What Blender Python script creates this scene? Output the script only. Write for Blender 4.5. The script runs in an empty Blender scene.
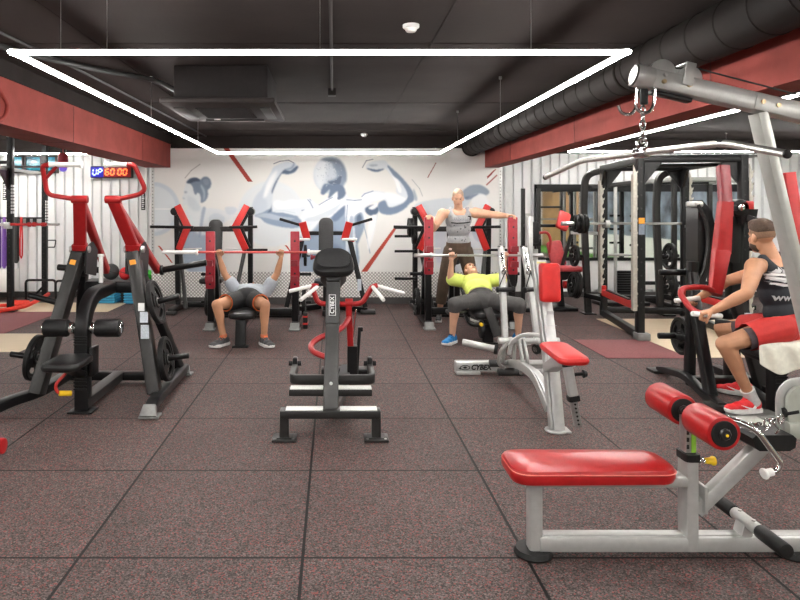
import bpy, bmesh, math, random
import numpy as np
from mathutils import Vector, Matrix, Quaternion
random.seed(7)
SC = bpy.context.scene
COL = SC.collection
R = math.radians
V = Vector
F_PX, CX, CY, EYE = 664.0, 334.0, 210.0, 1.553

def at(px, py, d):
    """point of the room at distance d (metres along +Y) seen at photo pixel px, py"""
    return V(((px - CX) * d / F_PX, d, EYE - (py - CY) * d / F_PX))

def ax(px, d): return (px - CX) * d / F_PX
def az(py, d): return EYE - (py - CY) * d / F_PX

# ------------------------------------------------------------------ materials
MATS = {}
def mat(name, color, rough=.5, metal=0., var=.12, scale=30., bump=.0, bscale=200., coat=0., emit=None, estr=0., spec=.5):
    if name in MATS: return MATS[name]
    m = bpy.data.materials.new(name); m.use_nodes = True
    nt = m.node_tree; b = nt.nodes['Principled BSDF']
    tc = nt.nodes.new('ShaderNodeTexCoord')
    n = nt.nodes.new('ShaderNodeTexNoise'); n.inputs['Scale'].default_value = scale; n.inputs['Detail'].default_value = 3
    nt.links.new(tc.outputs['Object'], n.inputs['Vector'])
    r = nt.nodes.new('ShaderNodeValToRGB')
    c = V(color)
    r.color_ramp.elements[0].position = .3; r.color_ramp.elements[1].position = .7
    r.color_ramp.elements[0].color = (*(c * (1 - var)), 1); r.color_ramp.elements[1].color = (*[min(1, x) for x in c * (1 + var)], 1)
    nt.links.new(n.outputs['Fac'], r.inputs['Fac']); nt.links.new(r.outputs['Color'], b.inputs['Base Color'])
    b.inputs['Roughness'].default_value = rough; b.inputs['Metallic'].default_value = metal
    b.inputs['Coat Weight'].default_value = coat; b.inputs['Specular IOR Level'].default_value = spec
    b.inputs['Coat Roughness'].default_value = .15
    if bump:
        n2 = nt.nodes.new('ShaderNodeTexNoise'); n2.inputs['Scale'].default_value = bscale; n2.inputs['Detail'].default_value = 2
        nt.links.new(tc.outputs['Object'], n2.inputs['Vector'])
        bp = nt.nodes.new('ShaderNodeBump'); bp.inputs['Strength'].default_value = bump; bp.inputs['Distance'].default_value = .004
        nt.links.new(n2.outputs['Fac'], bp.inputs['Height']); nt.links.new(bp.outputs['Normal'], b.inputs['Normal'])
    if emit:
        b.inputs['Emission Color'].default_value = (*emit, 1); b.inputs['Emission Strength'].default_value = estr
    MATS[name] = m
    return m

BLACK = mat('black_powder_coat', (.0065, .0065, .007), .32, .0, .15, 40, .06, 400, spec=.32)
CHAR = mat('charcoal_powder_coat', (.024, .0232, .0225), .33, .2, .12, 40, .06, 400, spec=.4)
RUBBER = mat('black_rubber', (.008, .008, .008), .5, 0, .2, 60, .15, 250, spec=.3)
FOAM = mat('black_foam_vinyl', (.009, .009, .0095), .42, 0, .15, 50, .15, 220, spec=.35)
BVINYL = mat('black_vinyl', (.008, .008, .0085), .38, 0, .15, 50, .12, 260, spec=.4)
VINYLT = mat('black_vinyl_panel', (.022, .022, .023), .55, 0, .15, 50, .15, 300)
RED = mat('red_powder_coat', (.36, .014, .015), .33, .1, .08, 30, .04, 300)
BRIGHT = mat('bright_red_powder_coat', (.52, .02, .017), .33, .0, .08, 30, .04, 300)
CRIM = mat('crimson_powder_coat', (.37, .02, .035), .4, .05, .12, 30, .05, 300)
RVINYL = mat('red_vinyl', (.36, .011, .012), .3, 0, .08, 30, .08, 200, coat=.1, spec=.35)
RPAD = mat('scarlet_vinyl', (.55, .016, .014), .42, 0, .06, 30, .08, 200)
SILVER = mat('silver_powder_coat', (.47, .475, .46), .34, .45, .05, 30, .03, 400)
SILVERW = mat('pale_silver_powder_coat', (.54, .545, .535), .32, .5, .05, 30, .03, 400)
SAGE = mat('grey_green_powder_coat', (.40, .42, .37), .42, .25, .06, 30, .03, 400)
CHROME = mat('chrome', (.75, .75, .74), .16, 1., .05, 30)
STEEL = mat('brushed_steel', (.55, .55, .54), .3, .9, .1, 60)
GRIP = mat('white_rubber_grip', (.8, .79, .77), .5, 0, .05, 60, .1, 300)
DGRIP = mat('dark_ribbed_grip', (.03, .03, .03), .6, 0, .3, 150, .4, 350)
KNURL = mat('grey_knurled_tread', (.72, .72, .70), .45, .2, .2, 220, .4, 300)
YEL = mat('yellow_plastic', (.85, .55, .01), .4, 0, .05)
GRN = mat('green_sticker', (.22, .45, .04), .4, 0, .08)
ORG = mat('orange_sticker', (.9, .35, .03), .5, 0, .1)
PAPER = mat('pale_sticker', (.55, .6, .66), .5, 0, .15, 90)
WHITE = mat('white_print', (.82, .82, .82), .5, 0, .04)
INK = mat('black_print', (.015, .015, .015), .5, 0, .1)
SKIN = mat('tanned_skin', (.50, .25, .14), .5, 0, .08, 12, .05, 120)
SKINL = mat('fair_skin', (.62, .35, .23), .5, 0, .08, 12, .05, 120)
LIP = mat('lips', (.38, .12, .09), .5)
EYEM = mat('dark_eye', (.03, .02, .015), .3)
CABLE = mat('black_cable', (.02, .02, .02), .5)

def multi(name, fn):
    m = bpy.data.materials.new(name); m.use_nodes = True
    fn(m.node_tree, m.node_tree.nodes['Principled BSDF']); MATS[name] = m
    return m

# ------------------------------------------------------------------ mesh builder
def frame_to(t, hint=None):
    t = t.normalized()
    if hint is None or abs(t.dot(V(hint).normalized())) > .98:
        hint = V((0, 0, 1)) if abs(t.z) < .9 else V((0, 1, 0))
    s = V(hint) - t * t.dot(V(hint)); s.normalize()
    return s, t.cross(s)

def fillet(pts, r, n=5):
    pts = [V(p) for p in pts]
    out = [pts[0]]
    for i in range(1, len(pts) - 1):
        a, b, c = pts[i-1], pts[i], pts[i+1]
        u, v = (a - b), (c - b)
        lu, lv = u.length, v.length
        if lu < 1e-6 or lv < 1e-6: continue
        u /= lu; v /= lv
        k = min(r, lu * .48, lv * .48)
        p0, p1 = b + u * k, b + v * k
        for j in range(n + 1):
            t = j / n
            out.append(p0 * (1-t)**2 + b * 2*t*(1-t) + p1 * t*t)
    out.append(pts[-1])
    return out

def rrect(w, h, b, n=2):
    b = min(b, w * .49, h * .49); out = []
    for cx, cy, a0 in ((w/2-b, h/2-b, 0), (-w/2+b, h/2-b, 90), (-w/2+b, -h/2+b, 180), (w/2-b, -h/2+b, 270)):
        for i in range(n + 1):
            a = R(a0 + 90 * i / n); out.append((cx + b*math.cos(a), cy + b*math.sin(a)))
    return out

class MB:
    def __init__(s): s.bm = bmesh.new(); s.mi = 0
    def _face(s, vs):
        try:
            f = s.bm.faces.new(vs); f.material_index = s.mi; return f
        except ValueError: return None
    def loft(s, rings, caps=True, closed=False):
        rr = [[s.bm.verts.new(p) for p in r] for r in rings]
        n = len(rr[0]); m = len(rr)
        for i in range(m if closed else m - 1):
            a, b = rr[i], rr[(i+1) % m]
            for j in range(n): s._face((a[j], a[(j+1) % n], b[(j+1) % n], b[j]))
        if caps and not closed:
            s._face(rr[0][::-1]); s._face(rr[-1])
        return s
    def sweep(s, pts, prof, hint=None, scale=None, closed=False):
        pts = [V(p) for p in pts]; n = len(pts); rings = []
        sd = None
        for i in range(n):
            if closed: t0, t1 = pts[i] - pts[i-1], pts[(i+1) % n] - pts[i]
            else:
                t0 = pts[i] - pts[i-1] if i else pts[1] - pts[0]
                t1 = pts[i+1] - pts[i] if i < n-1 else pts[-1] - pts[-2]
            t0 = t0.normalized(); t1 = t1.normalized(); t = (t0 + t1)
            t = t.normalized() if t.length > 1e-6 else t1
            if hint is not None: a, b = frame_to(t, hint)
            elif sd is None: a, b = frame_to(t)
            else:
                a = sd - t * t.dot(sd)
                if a.length < 1e-6: a, b = frame_to(t)
                else: a.normalize(); b = t.cross(a)
            sd = a
            k = 1. if scale is None else scale[i]
            cosh = max(.5, t.dot(t1)); mit = 1 / cosh
            bend = (t1 - t0)
            ring = []
            for x, y in prof:
                off = a * x * k + b * y * k
                if mit > 1.0005 and bend.length > 1e-5:
                    e = bend.normalized(); off = off + e * off.dot(e) * (mit - 1)
                ring.append(pts[i] + off)
            rings.append(ring)
        return s.loft(rings, closed=closed)
    def tube(s, pts, r, n=10, fil=0., radii=None, closed=False, fn=5):
        if fil: pts = fillet(pts, fil, fn)
        prof = [(r*math.cos(2*math.pi*i/n), r*math.sin(2*math.pi*i/n)) for i in range(n)]
        sc = None if radii is None else [x / r for x in radii]
        return s.sweep(pts, prof, None, sc, closed)
    def bar(s, pts, w, h, hint=(1, 0, 0), b=.008, fil=0., fn=5, scale=None):
        """rectangular tube; w runs along hint, h across"""
        if fil: pts = fillet(pts, fil, fn)
        return s.sweep(pts, rrect(w, h, b), hint, scale)
    def taper(s, p0, p1, w0, h0, w1, h1, hint=(1, 0, 0), b=.008):
        p0, p1 = V(p0), V(p1); a, c = frame_to(p1 - p0, hint)
        return s.loft([[p0 + a*x + c*y for x, y in rrect(w0, h0, b)], [p1 + a*x + c*y for x, y in rrect(w1, h1, b)]])
    def cyl(s, p0, p1, r, r1=None, n=20, bev=0.):
        p0, p1 = V(p0), V(p1); r1 = r if r1 is None else r1
        if bev:
            L = (p1 - p0).length
            return s.lathe([(0, 0), (r-bev, 0), (r-bev*.3, bev*.3), (r, bev), (r1, L-bev), (r1-bev*.3, L-bev*.3), (r1-bev, L), (0, L)], p0, p1 - p0, n)
        a, b = frame_to(p1 - p0)
        c = [(math.cos(2*math.pi*i/n), math.sin(2*math.pi*i/n)) for i in range(n)]
        return s.loft([[p0 + (a*x + b*y)*r for x, y in c], [p1 + (a*x + b*y)*r1 for x, y in c]])
    def lathe(s, prof, o, axis, n=28):
        o = V(o); t = V(axis).normalized(); a, b = frame_to(t)
        rows = []
        for r, h in prof:
            if r < 1e-6: rows.append([s.bm.verts.new(o + t*h)])
            else: rows.append([s.bm.verts.new(o + t*h + (a*math.cos(2*math.pi*i/n) + b*math.sin(2*math.pi*i/n))*r) for i in range(n)])
        for p, q in zip(rows, rows[1:]):
            for i in range(n):
                j = (i+1) % n
                if len(p) == 1 and len(q) == 1: continue
                if len(p) == 1: s._face((p[0], q[j], q[i]))
                elif len(q) == 1: s._face((p[i], p[j], q[0]))
                else: s._face((p[i], p[j], q[j], q[i]))
        return s
    def torus(s, c, axis, r, rr, n=28, k=8):
        a, b = frame_to(V(axis))
        return s.tube([V(c) + (a*math.cos(2*math.pi*i/n) + b*math.sin(2*math.pi*i/n))*r for i in range(n)], rr, k, closed=True)
    def ell(s, c, rad, rot=None, u=18, v=11):
        c = V(c); rad = rad if hasattr(rad, '__len__') else (rad,)*3
        rows = []
        for i in range(v + 1):
            th = math.pi * i / v
            k = 1 if i in (0, v) else u
            row = []
            for j in range(k):
                ph = 2*math.pi*j/u
                p = V((rad[0]*math.sin(th)*math.cos(ph), rad[1]*math.sin(th)*math.sin(ph), rad[2]*math.cos(th)))
                if rot is not None: p = rot @ p
                row.append(s.bm.verts.new(c + p))
            rows.append(row)
        for p, q in zip(rows, rows[1:]):
            for j in range(u):
                k = (j+1) % u
                if len(p) == 1: s._face((p[0], q[j], q[k]))
                elif len(q) == 1: s._face((p[j], q[0], p[k]))
                else: s._face((p[j], q[j], q[k], p[k]))
        return s
    def box(s, c, size, rot=None, b=0., seg=2):
        c = V(c)
        if b <= 0:
            vs = []
            for x in (-.5, .5):
                for y in (-.5, .5):
                    for z in (-.5, .5):
                        p = V((x*size[0], y*size[1], z*size[2]))
                        vs.append(s.bm.verts.new(c + (rot @ p if rot is not None else p)))
            for q in ((0,1,3,2),(4,6,7,5),(0,4,5,1),(2,3,7,6),(0,2,6,4),(1,5,7,3)): s._face([vs[i] for i in q])
            return s
        b = min(b, min(size) * .49)
        t = bmesh.new(); bmesh.ops.create_cube(t, size=1)
        for v in t.verts: v.co = V((v.co.x*size[0], v.co.y*size[1], v.co.z*size[2]))
        bmesh.ops.bevel(t, geom=list(t.edges), offset=b, segments=seg, profile=.5, affect='EDGES')
        s._merge(t, c, rot); return s
    def bx(s, x0, x1, y0, y1, z0, z1, b=0., seg=2):
        return s.box(((x0+x1)/2, (y0+y1)/2, (z0+z1)/2), (abs(x1-x0), abs(y1-y0), abs(z1-z0)), None, b, seg)
    def _merge(s, t, c, rot):
        mp = {v: s.bm.verts.new(V(c) + (rot @ v.co if rot is not None else v.co)) for v in t.verts}
        for f in t.faces: s._face([mp[v] for v in f.verts])
        t.free()
    def pad(s, c, size, rot=None, r=.03, puff=.012, corner=.06, taper=0.):
        """upholstered cushion: rounded plan outline (x,y), thickness z, domed top; taper narrows the +y end"""
        w, l, h = size; b = min(corner, w*.45, l*.45)
        out = rrect(w, l, b, 5)
        def ring(k, z):
            o = []
            for x, y in out:
                sx = max(.05, 1 - k / (w/2)); sy = max(.05, 1 - k / (l/2))
                tt = 1 - taper * ((y / l) + .5)
                o.append(V((x*sx*tt, y*sy, z)))
            return o
        r = min(r, h*.45)
        rings = [ring(r, -h/2), ring(r*.3, -h/2 + r*.3), ring(0, -h/2 + r)]
        rings += [ring(0, h/2 - r), ring(r*.3, h/2 - r*.3), ring(r, h/2), ring(min(w, l)*.22, h/2 + puff*.7), ring(min(w, l)*.4, h/2 + puff)]
        c = V(c)
        return s.loft([[c + (rot @ p if rot is not None else p) for p in q] for q in rings])
    def prism(s, poly, o, ux, uy, th, bev=0.):
        """polygon (2-D) in plane o+ux,uy extruded by th along ux x uy"""
        o, ux, uy = V(o), V(ux), V(uy); n = ux.cross(uy).normalized()
        ar = sum(poly[i][0]*poly[(i+1) % len(poly)][1] - poly[(i+1) % len(poly)][0]*poly[i][1] for i in range(len(poly)))
        if ar < 0: poly = poly[::-1]
        return s.loft([[o + ux*x + uy*y for x, y in poly], [o + ux*x + uy*y + n*th for x, y in poly]])
    def obj(s, name, m, inv=None, smooth=35):
        bmesh.ops.recalc_face_normals(s.bm, faces=list(s.bm.faces))
        me = bpy.data.meshes.new(name)
        if inv is not None: s.bm.transform(inv)
        s.bm.to_mesh(me); s.bm.free()
        for x in (m if isinstance(m, (list, tuple)) else [m]): me.materials.append(x)
        if len(me.polygons):
            me.polygons.foreach_set('use_smooth', [True] * len(me.polygons))
            me.set_sharp_from_angle(angle=R(smooth))
        o = bpy.data.objects.new(name, me); COL.objects.link(o)
        return o

class Thing:
    """an Empty at the base of a thing; parts are given in room coordinates (world=True) or in the thing's own"""
    def __init__(s, name, label, cat, loc, rz=0., group=None, world=True):
        s.o = bpy.data.objects.new(name, None); COL.objects.link(s.o)
        s.o.location = loc; s.o.rotation_euler = (0, 0, rz); s.o.empty_display_size = .1
        s.o['label'] = label; s.o['category'] = cat
        if group: s.o['group'] = group
        s.inv = (Matrix.Translation(V(loc)) @ Matrix.Rotation(rz, 4, 'Z')).inverted() if world else None
    def part(s, name, mb, m, parent=None, label=None, smooth=35):
        o = mb.obj(name, m, s.inv, smooth); o.parent = parent or s.o
        if label: o['label'] = label
        return o
    def adopt(s, name, me, m, parent=None, label=None):
        if s.inv is not None: me.transform(s.inv)
        me.materials.clear(); me.materials.append(m)
        o = bpy.data.objects.new(name, me); COL.objects.link(o); o.parent = parent or s.o
        if label: o['label'] = label
        return o

def single(name, mb, m, label, cat, loc, group=None, smooth=35):
    o = mb.obj(name, m, Matrix.Translation(-V(loc)), smooth); o.location = loc
    o['label'] = label; o['category'] = cat
    if group: o['group'] = group
    return o
def struct(name, mb, m, label=None, smooth=35):
    o = mb.obj(name, m, None, smooth); o['kind'] = 'structure'
    if label: o['label'] = label
    return o

def text_mesh(body, size, o, ux, uy, align='CENTER', extrude=.0015, shear=0., bold=0., width=None):
    """lettering as a mesh: baseline along ux, up along uy, centred on o"""
    cu = bpy.data.curves.new('lettering', 'FONT'); cu.body = body; cu.size = size; cu.align_x = align; cu.align_y = 'CENTER'
    cu.extrude = extrude; cu.shear = shear; cu.offset = bold; cu.resolution_u = 3
    ob = bpy.data.objects.new('lettering', cu); COL.objects.link(ob)
    dg = bpy.context.evaluated_depsgraph_get(); dg.update()
    me = bpy.data.meshes.new_from_object(ob.evaluated_get(dg))
    bpy.data.objects.remove(ob); bpy.data.curves.remove(cu)
    if width:
        xs = [v.co.x for v in me.vertices]; k = width / max(1e-6, max(xs) - min(xs))
        me.transform(Matrix.Diagonal((k, 1, 1, 1)))
    ux, uy = V(ux).normalized(), V(uy).normalized(); n = ux.cross(uy)
    M = Matrix(((ux.x, uy.x, n.x, o[0]), (ux.y, uy.y, n.y, o[1]), (ux.z, uy.z, n.z, o[2]), (0, 0, 0, 1)))
    me.transform(M)
    return me

# ------------------------------------------------------------------ shared small pieces
def weight_plate(c, axis, r, label, group, th=.04, m=None, dark=True, name='weight_plate'):
    c = V(c); t = V(axis).normalized(); a, b = frame_to(t)
    T = Thing(name, label, 'weight plate', c, 0, group)
    mb = MB(); n = 36
    P = lambda rr, i, h: c + t*h + (a*math.cos(2*math.pi*i/n) + b*math.sin(2*math.pi*i/n))*rr
    # rim
    mb.lathe([(r*.8, -th*.28), (r*.84, -th*.5), (r*.97, -th*.5), (r, -th*.35), (r, th*.35), (r*.97, th*.5), (r*.84, th*.5), (r*.8, th*.28)], c, t, n)
    mb.lathe([(r*.14, -th*.5), (r*.27, -th*.5), (r*.31, -th*.28), (r*.31, th*.28), (r*.27, th*.5), (r*.14, th*.5), (r*.14, -th*.5)], c, t, n)
    rings = [r*.3, r*.44, r*.7, r*.82]; h = th*.28
    hole = lambda k, i: k == 1 and (i % 12) not in (0, 1, 2, 3, 11)
    g = {}
    def vert(k, i, sgn):
        key = (k, i % n, sgn)
        if key not in g: g[key] = mb.bm.verts.new(P(rings[k], i, sgn*h))
        return g[key]
    for k in range(3):
        for i in range(n):
            if hole(k, i): continue
            mb._face((vert(k, i, 1), vert(k+1, i, 1), vert(k+1, i+1, 1), vert(k, i+1, 1)))
            mb._face((vert(k, i, -1), vert(k, i+1, -1), vert(k+1, i+1, -1), vert(k+1, i, -1)))
            if k == 1:
                if hole(1, (i+1) % n): mb._face((vert(1, i+1, 1), vert(2, i+1, 1), vert(2, i+1, -1), vert(1, i+1, -1)))
                if hole(1, (i-1) % n): mb._face((vert(1, i, 1), vert(1, i, -1), vert(2, i, -1), vert(2, i, 1)))
    for k in (1, 2):
        for i in range(n):
            if hole(1, i): mb._face((vert(k, i, 1), vert(k, i+1, 1), vert(k, i+1, -1), vert(k, i, -1)))
    T.part('disc', mb, m or RUBBER)
    T.part('hub_ring', MB().lathe([(r*.135, -th*.52), (r*.19, -th*.52), (r*.19, th*.52), (r*.135, th*.52), (r*.135, -th*.52)], c, t, 20), STEEL, label='steel hub ring')
    return T

def peg(T, p0, p1, r=.024, m=None, name='weight_horn', collar=True):
    p0, p1 = V(p0), V(p1); d = (p1 - p0)
    mb = MB().cyl(p0, p1, r, n=16, bev=.006)
    if collar: mb.cyl(p0, p0 + d.normalized()*.03, r*1.6, n=16, bev=.004)
    return T.part(name, mb, m or BLACK)

def bolt(mb, p, axis, r=.012, h=.012):
    mb.cyl(p, V(p) + V(axis).normalized()*h, r, n=8)
EXPOSURE = 0.3
# ================================================================== THE ROOM
CEIL = 2.78; BACK = 11.85; MUR = 11.0
def lin(c):
    return tuple((x/255/12.92 if x/255 <= .04045 else ((x/255+.055)/1.055)**2.4) for x in c)

def floor_mat(nt, b):
    N = nt.nodes.new; L = nt.links.new
    tc = N('ShaderNodeTexCoord'); sx = N('ShaderNodeSeparateXYZ'); L(tc.outputs['Object'], sx.inputs[0])
    def m(op, a, c=None, c2=None):
        n = N('ShaderNodeMath'); n.operation = op
        for i, v in enumerate((a, c, c2)):
            if v is None: continue
            if isinstance(v, (int, float)): n.inputs[i].default_value = v
            else: L(v, n.inputs[i])
        return n.outputs[0]
    u = m('ADD', sx.outputs[0], 20.14); v = m('DIVIDE', m('ADD', sx.outputs[1], 20*.993 - 2.965), .993)
    dj = m('MINIMUM', m('PINGPONG', u, .5), m('PINGPONG', v, .5))
    joint = m('LESS_THAN', dj, .007)
    cell = N('ShaderNodeCombineXYZ'); L(m('FLOOR', u), cell.inputs[0]); L(m('FLOOR', v), cell.inputs[1])
    wn = N('ShaderNodeTexWhiteNoise'); wn.noise_dimensions = '2D'; L(cell.outputs[0], wn.inputs['Vector'])
    vor = N('ShaderNodeTexVoronoi'); vor.inputs['Scale'].default_value = 165; L(tc.outputs['Object'], vor.inputs['Vector'])
    sc = N('ShaderNodeSeparateColor'); L(vor.outputs['Color'], sc.inputs[0])
    ramp = N('ShaderNodeValToRGB'); ramp.color_ramp.interpolation = 'CONSTANT'
    e = ramp.color_ramp.elements; e[0].position = 0; e[0].color = (.030, .0235, .022, 1); e[1].position = .3; e[1].color = (.072, .056, .052, 1)
    x = e.new(.62); x.color = (.122, .091, .085, 1); x = e.new(.85); x.color = (.225, .058, .054, 1); x = e.new(.94); x.color = (.18, .138, .128, 1)
    L(sc.outputs[0], ramp.inputs[0])
    big = N('ShaderNodeTexNoise'); big.inputs['Scale'].default_value = 1.6; big.inputs['Detail'].default_value = 4; L(tc.outputs['Object'], big.inputs['Vector'])
    k = m('ADD', m('MULTIPLY', wn.outputs['Value'], .16), m('MULTIPLY_ADD', big.outputs['Fac'], .5, .67))
    mul = N('ShaderNodeMix'); mul.data_type = 'RGBA'; mul.blend_type = 'MULTIPLY'; mul.inputs[0].default_value = 1
    cc = N('ShaderNodeCombineColor'); [L(k, cc.inputs[i]) for i in range(3)]
    L(ramp.outputs[0], mul.inputs[6]); L(cc.outputs[0], mul.inputs[7])
    mj = N('ShaderNodeMix'); mj.data_type = 'RGBA'; L(joint, mj.inputs[0]); L(mul.outputs[2], mj.inputs[6]); mj.inputs[7].default_value = (.003, .0025, .0025, 1)
    L(mj.outputs[2], b.inputs['Base Color'])
    b.inputs['Roughness'].default_value = .6; b.inputs['Specular IOR Level'].default_value = .22
    h = m('ADD', m('MULTIPLY', joint, -.5), sc.outputs[1])
    bp = N('ShaderNodeBump'); bp.inputs['Strength'].default_value = .25; bp.inputs['Distance'].default_value = .002
    L(h, bp.inputs['Height']); L(bp.outputs[0], b.inputs['Normal'])
FLOORM = multi('rubber_tile_floor', floor_mat)

def vcol(nt, b):
    a = nt.nodes.new('ShaderNodeVertexColor'); a.layer_name = 'paint'
    nt.links.new(a.outputs[0], b.inputs['Base Color']); b.inputs['Roughness'].default_value = .6
    b.inputs['Specular IOR Level'].default_value = .3
MURALM = multi('painted_mural', vcol)

def tread(nt, b):
    N = nt.nodes.new; L = nt.links.new
    tc = N('ShaderNodeTexCoord')
    outs = []
    for ang in (45, -45):
        mp = N('ShaderNodeMapping'); mp.inputs['Rotation'].default_value = (0, R(ang), 0); mp.inputs['Scale'].default_value = (1, 1, 1)
        L(tc.outputs['Object'], mp.inputs[0])
        s = N('ShaderNodeSeparateXYZ'); L(mp.outputs[0], s.inputs[0])
        w = []
        for i, f in ((0, 78.), (2, 78.)):
            q = N('ShaderNodeMath'); q.operation = 'MULTIPLY'; q.inputs[1].default_value = f; L(s.outputs[i], q.inputs[0])
            r = N('ShaderNodeMath'); r.operation = 'SINE'; L(q.outputs[0], r.inputs[0]); w.append(r.outputs[0])
        z = N('ShaderNodeMath'); z.operation = 'MULTIPLY'; L(w[0], z.inputs[0]); L(w[1], z.inputs[1]); outs.append(z.outputs[0])
    mx = N('ShaderNodeMath'); mx.operation = 'MAXIMUM'; L(outs[0], mx.inputs[0]); L(outs[1], mx.inputs[1])
    rp = N('ShaderNodeValToRGB'); rp.color_ramp.elements[0].position = .25; rp.color_ramp.elements[1].position = .6
    rp.color_ramp.elements[0].color = (.42, .40, .38, 1); rp.color_ramp.elements[1].color = (.88, .86, .83, 1)  # reflections of the plate painted in: raised diamonds bright, ground darker
    L(mx.outputs[0], rp.inputs[0]); L(rp.outputs[0], b.inputs['Base Color'])
    bp = N('ShaderNodeBump'); bp.inputs['Strength'].default_value = .7; bp.inputs['Distance'].default_value = .006
    L(mx.outputs[0], bp.inputs['Height']); L(bp.outputs[0], b.inputs['Normal'])
    b.inputs['Metallic'].default_value = .3; b.inputs['Roughness'].default_value = .35
TREAD = multi('diamond_tread_plate', tread)

def plank(nt, b):
    N = nt.nodes.new; L = nt.links.new
    tc = N('ShaderNodeTexCoord'); mp = N('ShaderNodeMapping'); mp.inputs['Scale'].default_value = (1, 14, 14); L(tc.outputs['Object'], mp.inputs[0])
    n = N('ShaderNodeTexNoise'); n.inputs['Scale'].default_value = 2.5; n.inputs['Detail'].default_value = 5; L(mp.outputs[0], n.inputs[0])
    r = N('ShaderNodeValToRGB'); r.color_ramp.elements[0].color = (.52, .40, .26, 1); r.color_ramp.elements[1].color = (.68, .56, .40, 1)
    L(n.outputs[0], r.inputs[0]); L(r.outputs[0], b.inputs['Base Color']); b.inputs['Roughness'].default_value = .5
PLY = multi('pale_plywood', plank)

CEILM = mat('dark_ceiling_paint', (.028, .0215, .020), .8, 0, .14, 2.2, .25, 30, spec=.12)
DARKM = mat('dark_soffit_paint', (.024, .019, .018), .8, 0, .14, 3, .2, 30, spec=.12)
BEAMM = mat('brick_red_beam_paint', (.27, .052, .042), .7, 0, .14, 5, .35, 45, spec=.2)
WALLW = mat('white_wall_paint', (.88, .87, .85), .6, 0, .03, 4, .05, 60)
CORR = mat('white_corrugated_sheet', (.85, .86, .86), .4, 0, .03, 4)
GREYW = mat('grey_wall_paint', (.33, .33, .32), .7, 0, .08, 2)
SKIRT = mat('dark_skirting_paint', (.06, .055, .053), .5)
LED = mat('led_diffuser', (.9, .9, .88), .5, 0, 0, 5, emit=(1.0, .965, .92), estr=140.)
LEDS = mat('led_side_glow', (.9, .9, .88), .5, 0, 0, 5, emit=(1.0, .97, .93), estr=42.)
DUCTM = mat('dark_spiral_duct', (.015, .012, .011), .7, .0, .1, 20, spec=.15)

# floor, ceiling and shell
XL, XR, YB = -7.4, 9.2, -6.0
fl = struct('floor', MB().bx(XL-.3, XR+.3, YB-.3, BACK+.3, -.2, 0), FLOORM)
ceil = struct('ceiling', MB().bx(XL-.3, XR+.3, YB-.3, BACK+.3, CEIL, CEIL+.2), CEILM)
def corrugated(x0, x1, y, z0, z1, pitch=.165):
    mb = MB(); prof = []; x = x0
    while x < x1:
        for dx, dy in ((0, 0), (.10, 0), (.108, .055), (.136, .055), (.144, 0)):
            if x + dx <= x1: prof.append((x+dx, y+dy))
        x += pitch
    prof += [(x1, y), (x1, y+.2), (x0, y+.2)]
    mb.loft([[V((px, py, z0)) for px, py in prof], [V((px, py, z1)) for px, py in prof]])
    return mb
struct('wall_back_left', corrugated(XL, -2.95, BACK, 0, CEIL), CORR, smooth=10)
struct('wall_back_right', corrugated(2.74, XR, BACK, 0, CEIL), CORR, smooth=10)
struct('wall_back', MB().bx(-3.02, 2.78, MUR+.008, BACK+.2, 0, CEIL), WALLW)
struct('wall_left', MB().bx(XL-.3, XL, YB, BACK+.3, 0, CEIL), GREYW)
struct('wall_front', MB().bx(XL, XR, YB-.3, YB, 0, CEIL), GREYW)
struct('wall_right', MB().bx(XR, XR+.3, YB, BACK+.3, 0, CEIL), WALLW)
# dark band over the mural, tread plate and skirting under it
struct('trim_1', MB().bx(-2.7, 2.49, MUR-.03, MUR+.008, 2.575, CEIL), DARKM, 'dark band along the top of the mural wall')
struct('trim_2', MB().bx(-3.02, 2.78, MUR-.012, MUR+.008, .11, .53), TREAD, 'diamond tread plate along the foot of the mural wall')
struct('baseboard_back', MB().bx(-3.02, 2.78, MUR-.02, MUR+.008, 0, .11), SKIRT)
struct('baseboard_left', MB().bx(XL, -3.03, BACK-.03, BACK-.002, 0, .1), SKIRT)
struct('baseboard_right', MB().bx(2.8, XR, BACK-.03, BACK-.002, 0, .1), SKIRT)
for i, x in ((3, -3.0), (4, 2.755)):
    mb = MB().bx(x-.025, x+.025, MUR-.006, MUR+.008, .53, 2.25)
    mb.mi = 1
    z = .6
    while z < 2.2:
        mb.cyl((x, MUR-.009, z), (x, MUR-.005, z), .009, n=8); z += .055
    struct('trim_%d' % i, mb, [SILVERW, INK], 'perforated corner strip of the mural wall')
# red beams with dark upper casing
for i, (x0, x1, zb) in ((5, (-3.12, -2.71, 2.255)), (6, (2.5, 2.74, 2.255))):
    struct('trim_%d' % i, MB().bx(x0, x1, YB, MUR+.005, zb, 2.64), BEAMM, 'brick red ceiling beam')
    struct('trim_%d' % (i+2), MB().bx(x0-.02, x1+.02, YB, MUR+.005, 2.64, CEIL), DARKM, 'dark casing over the red beam')
    mb = MB()
    for y in (1.9, 4.4, 6.9, 9.4): mb.bx(x0-.004, x1+.004, y, y+.012, zb-.003, 2.63)
    struct('trim_%d' % (i+4), mb, mat('beam_joint', (.17, .035, .03), .7), 'butt joints of the red beam')
# dark bands above the corrugated walls of the side bays
struct('trim_11', MB().bx(XL, -3.03, BACK-.25, BACK-.002, 2.56, CEIL), DARKM, 'dark soffit over the left corrugated wall')
struct('trim_12', MB().bx(2.8, XR, BACK-.25, BACK-.002, 2.56, CEIL), DARKM, 'dark soffit over the right corrugated wall')
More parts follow.
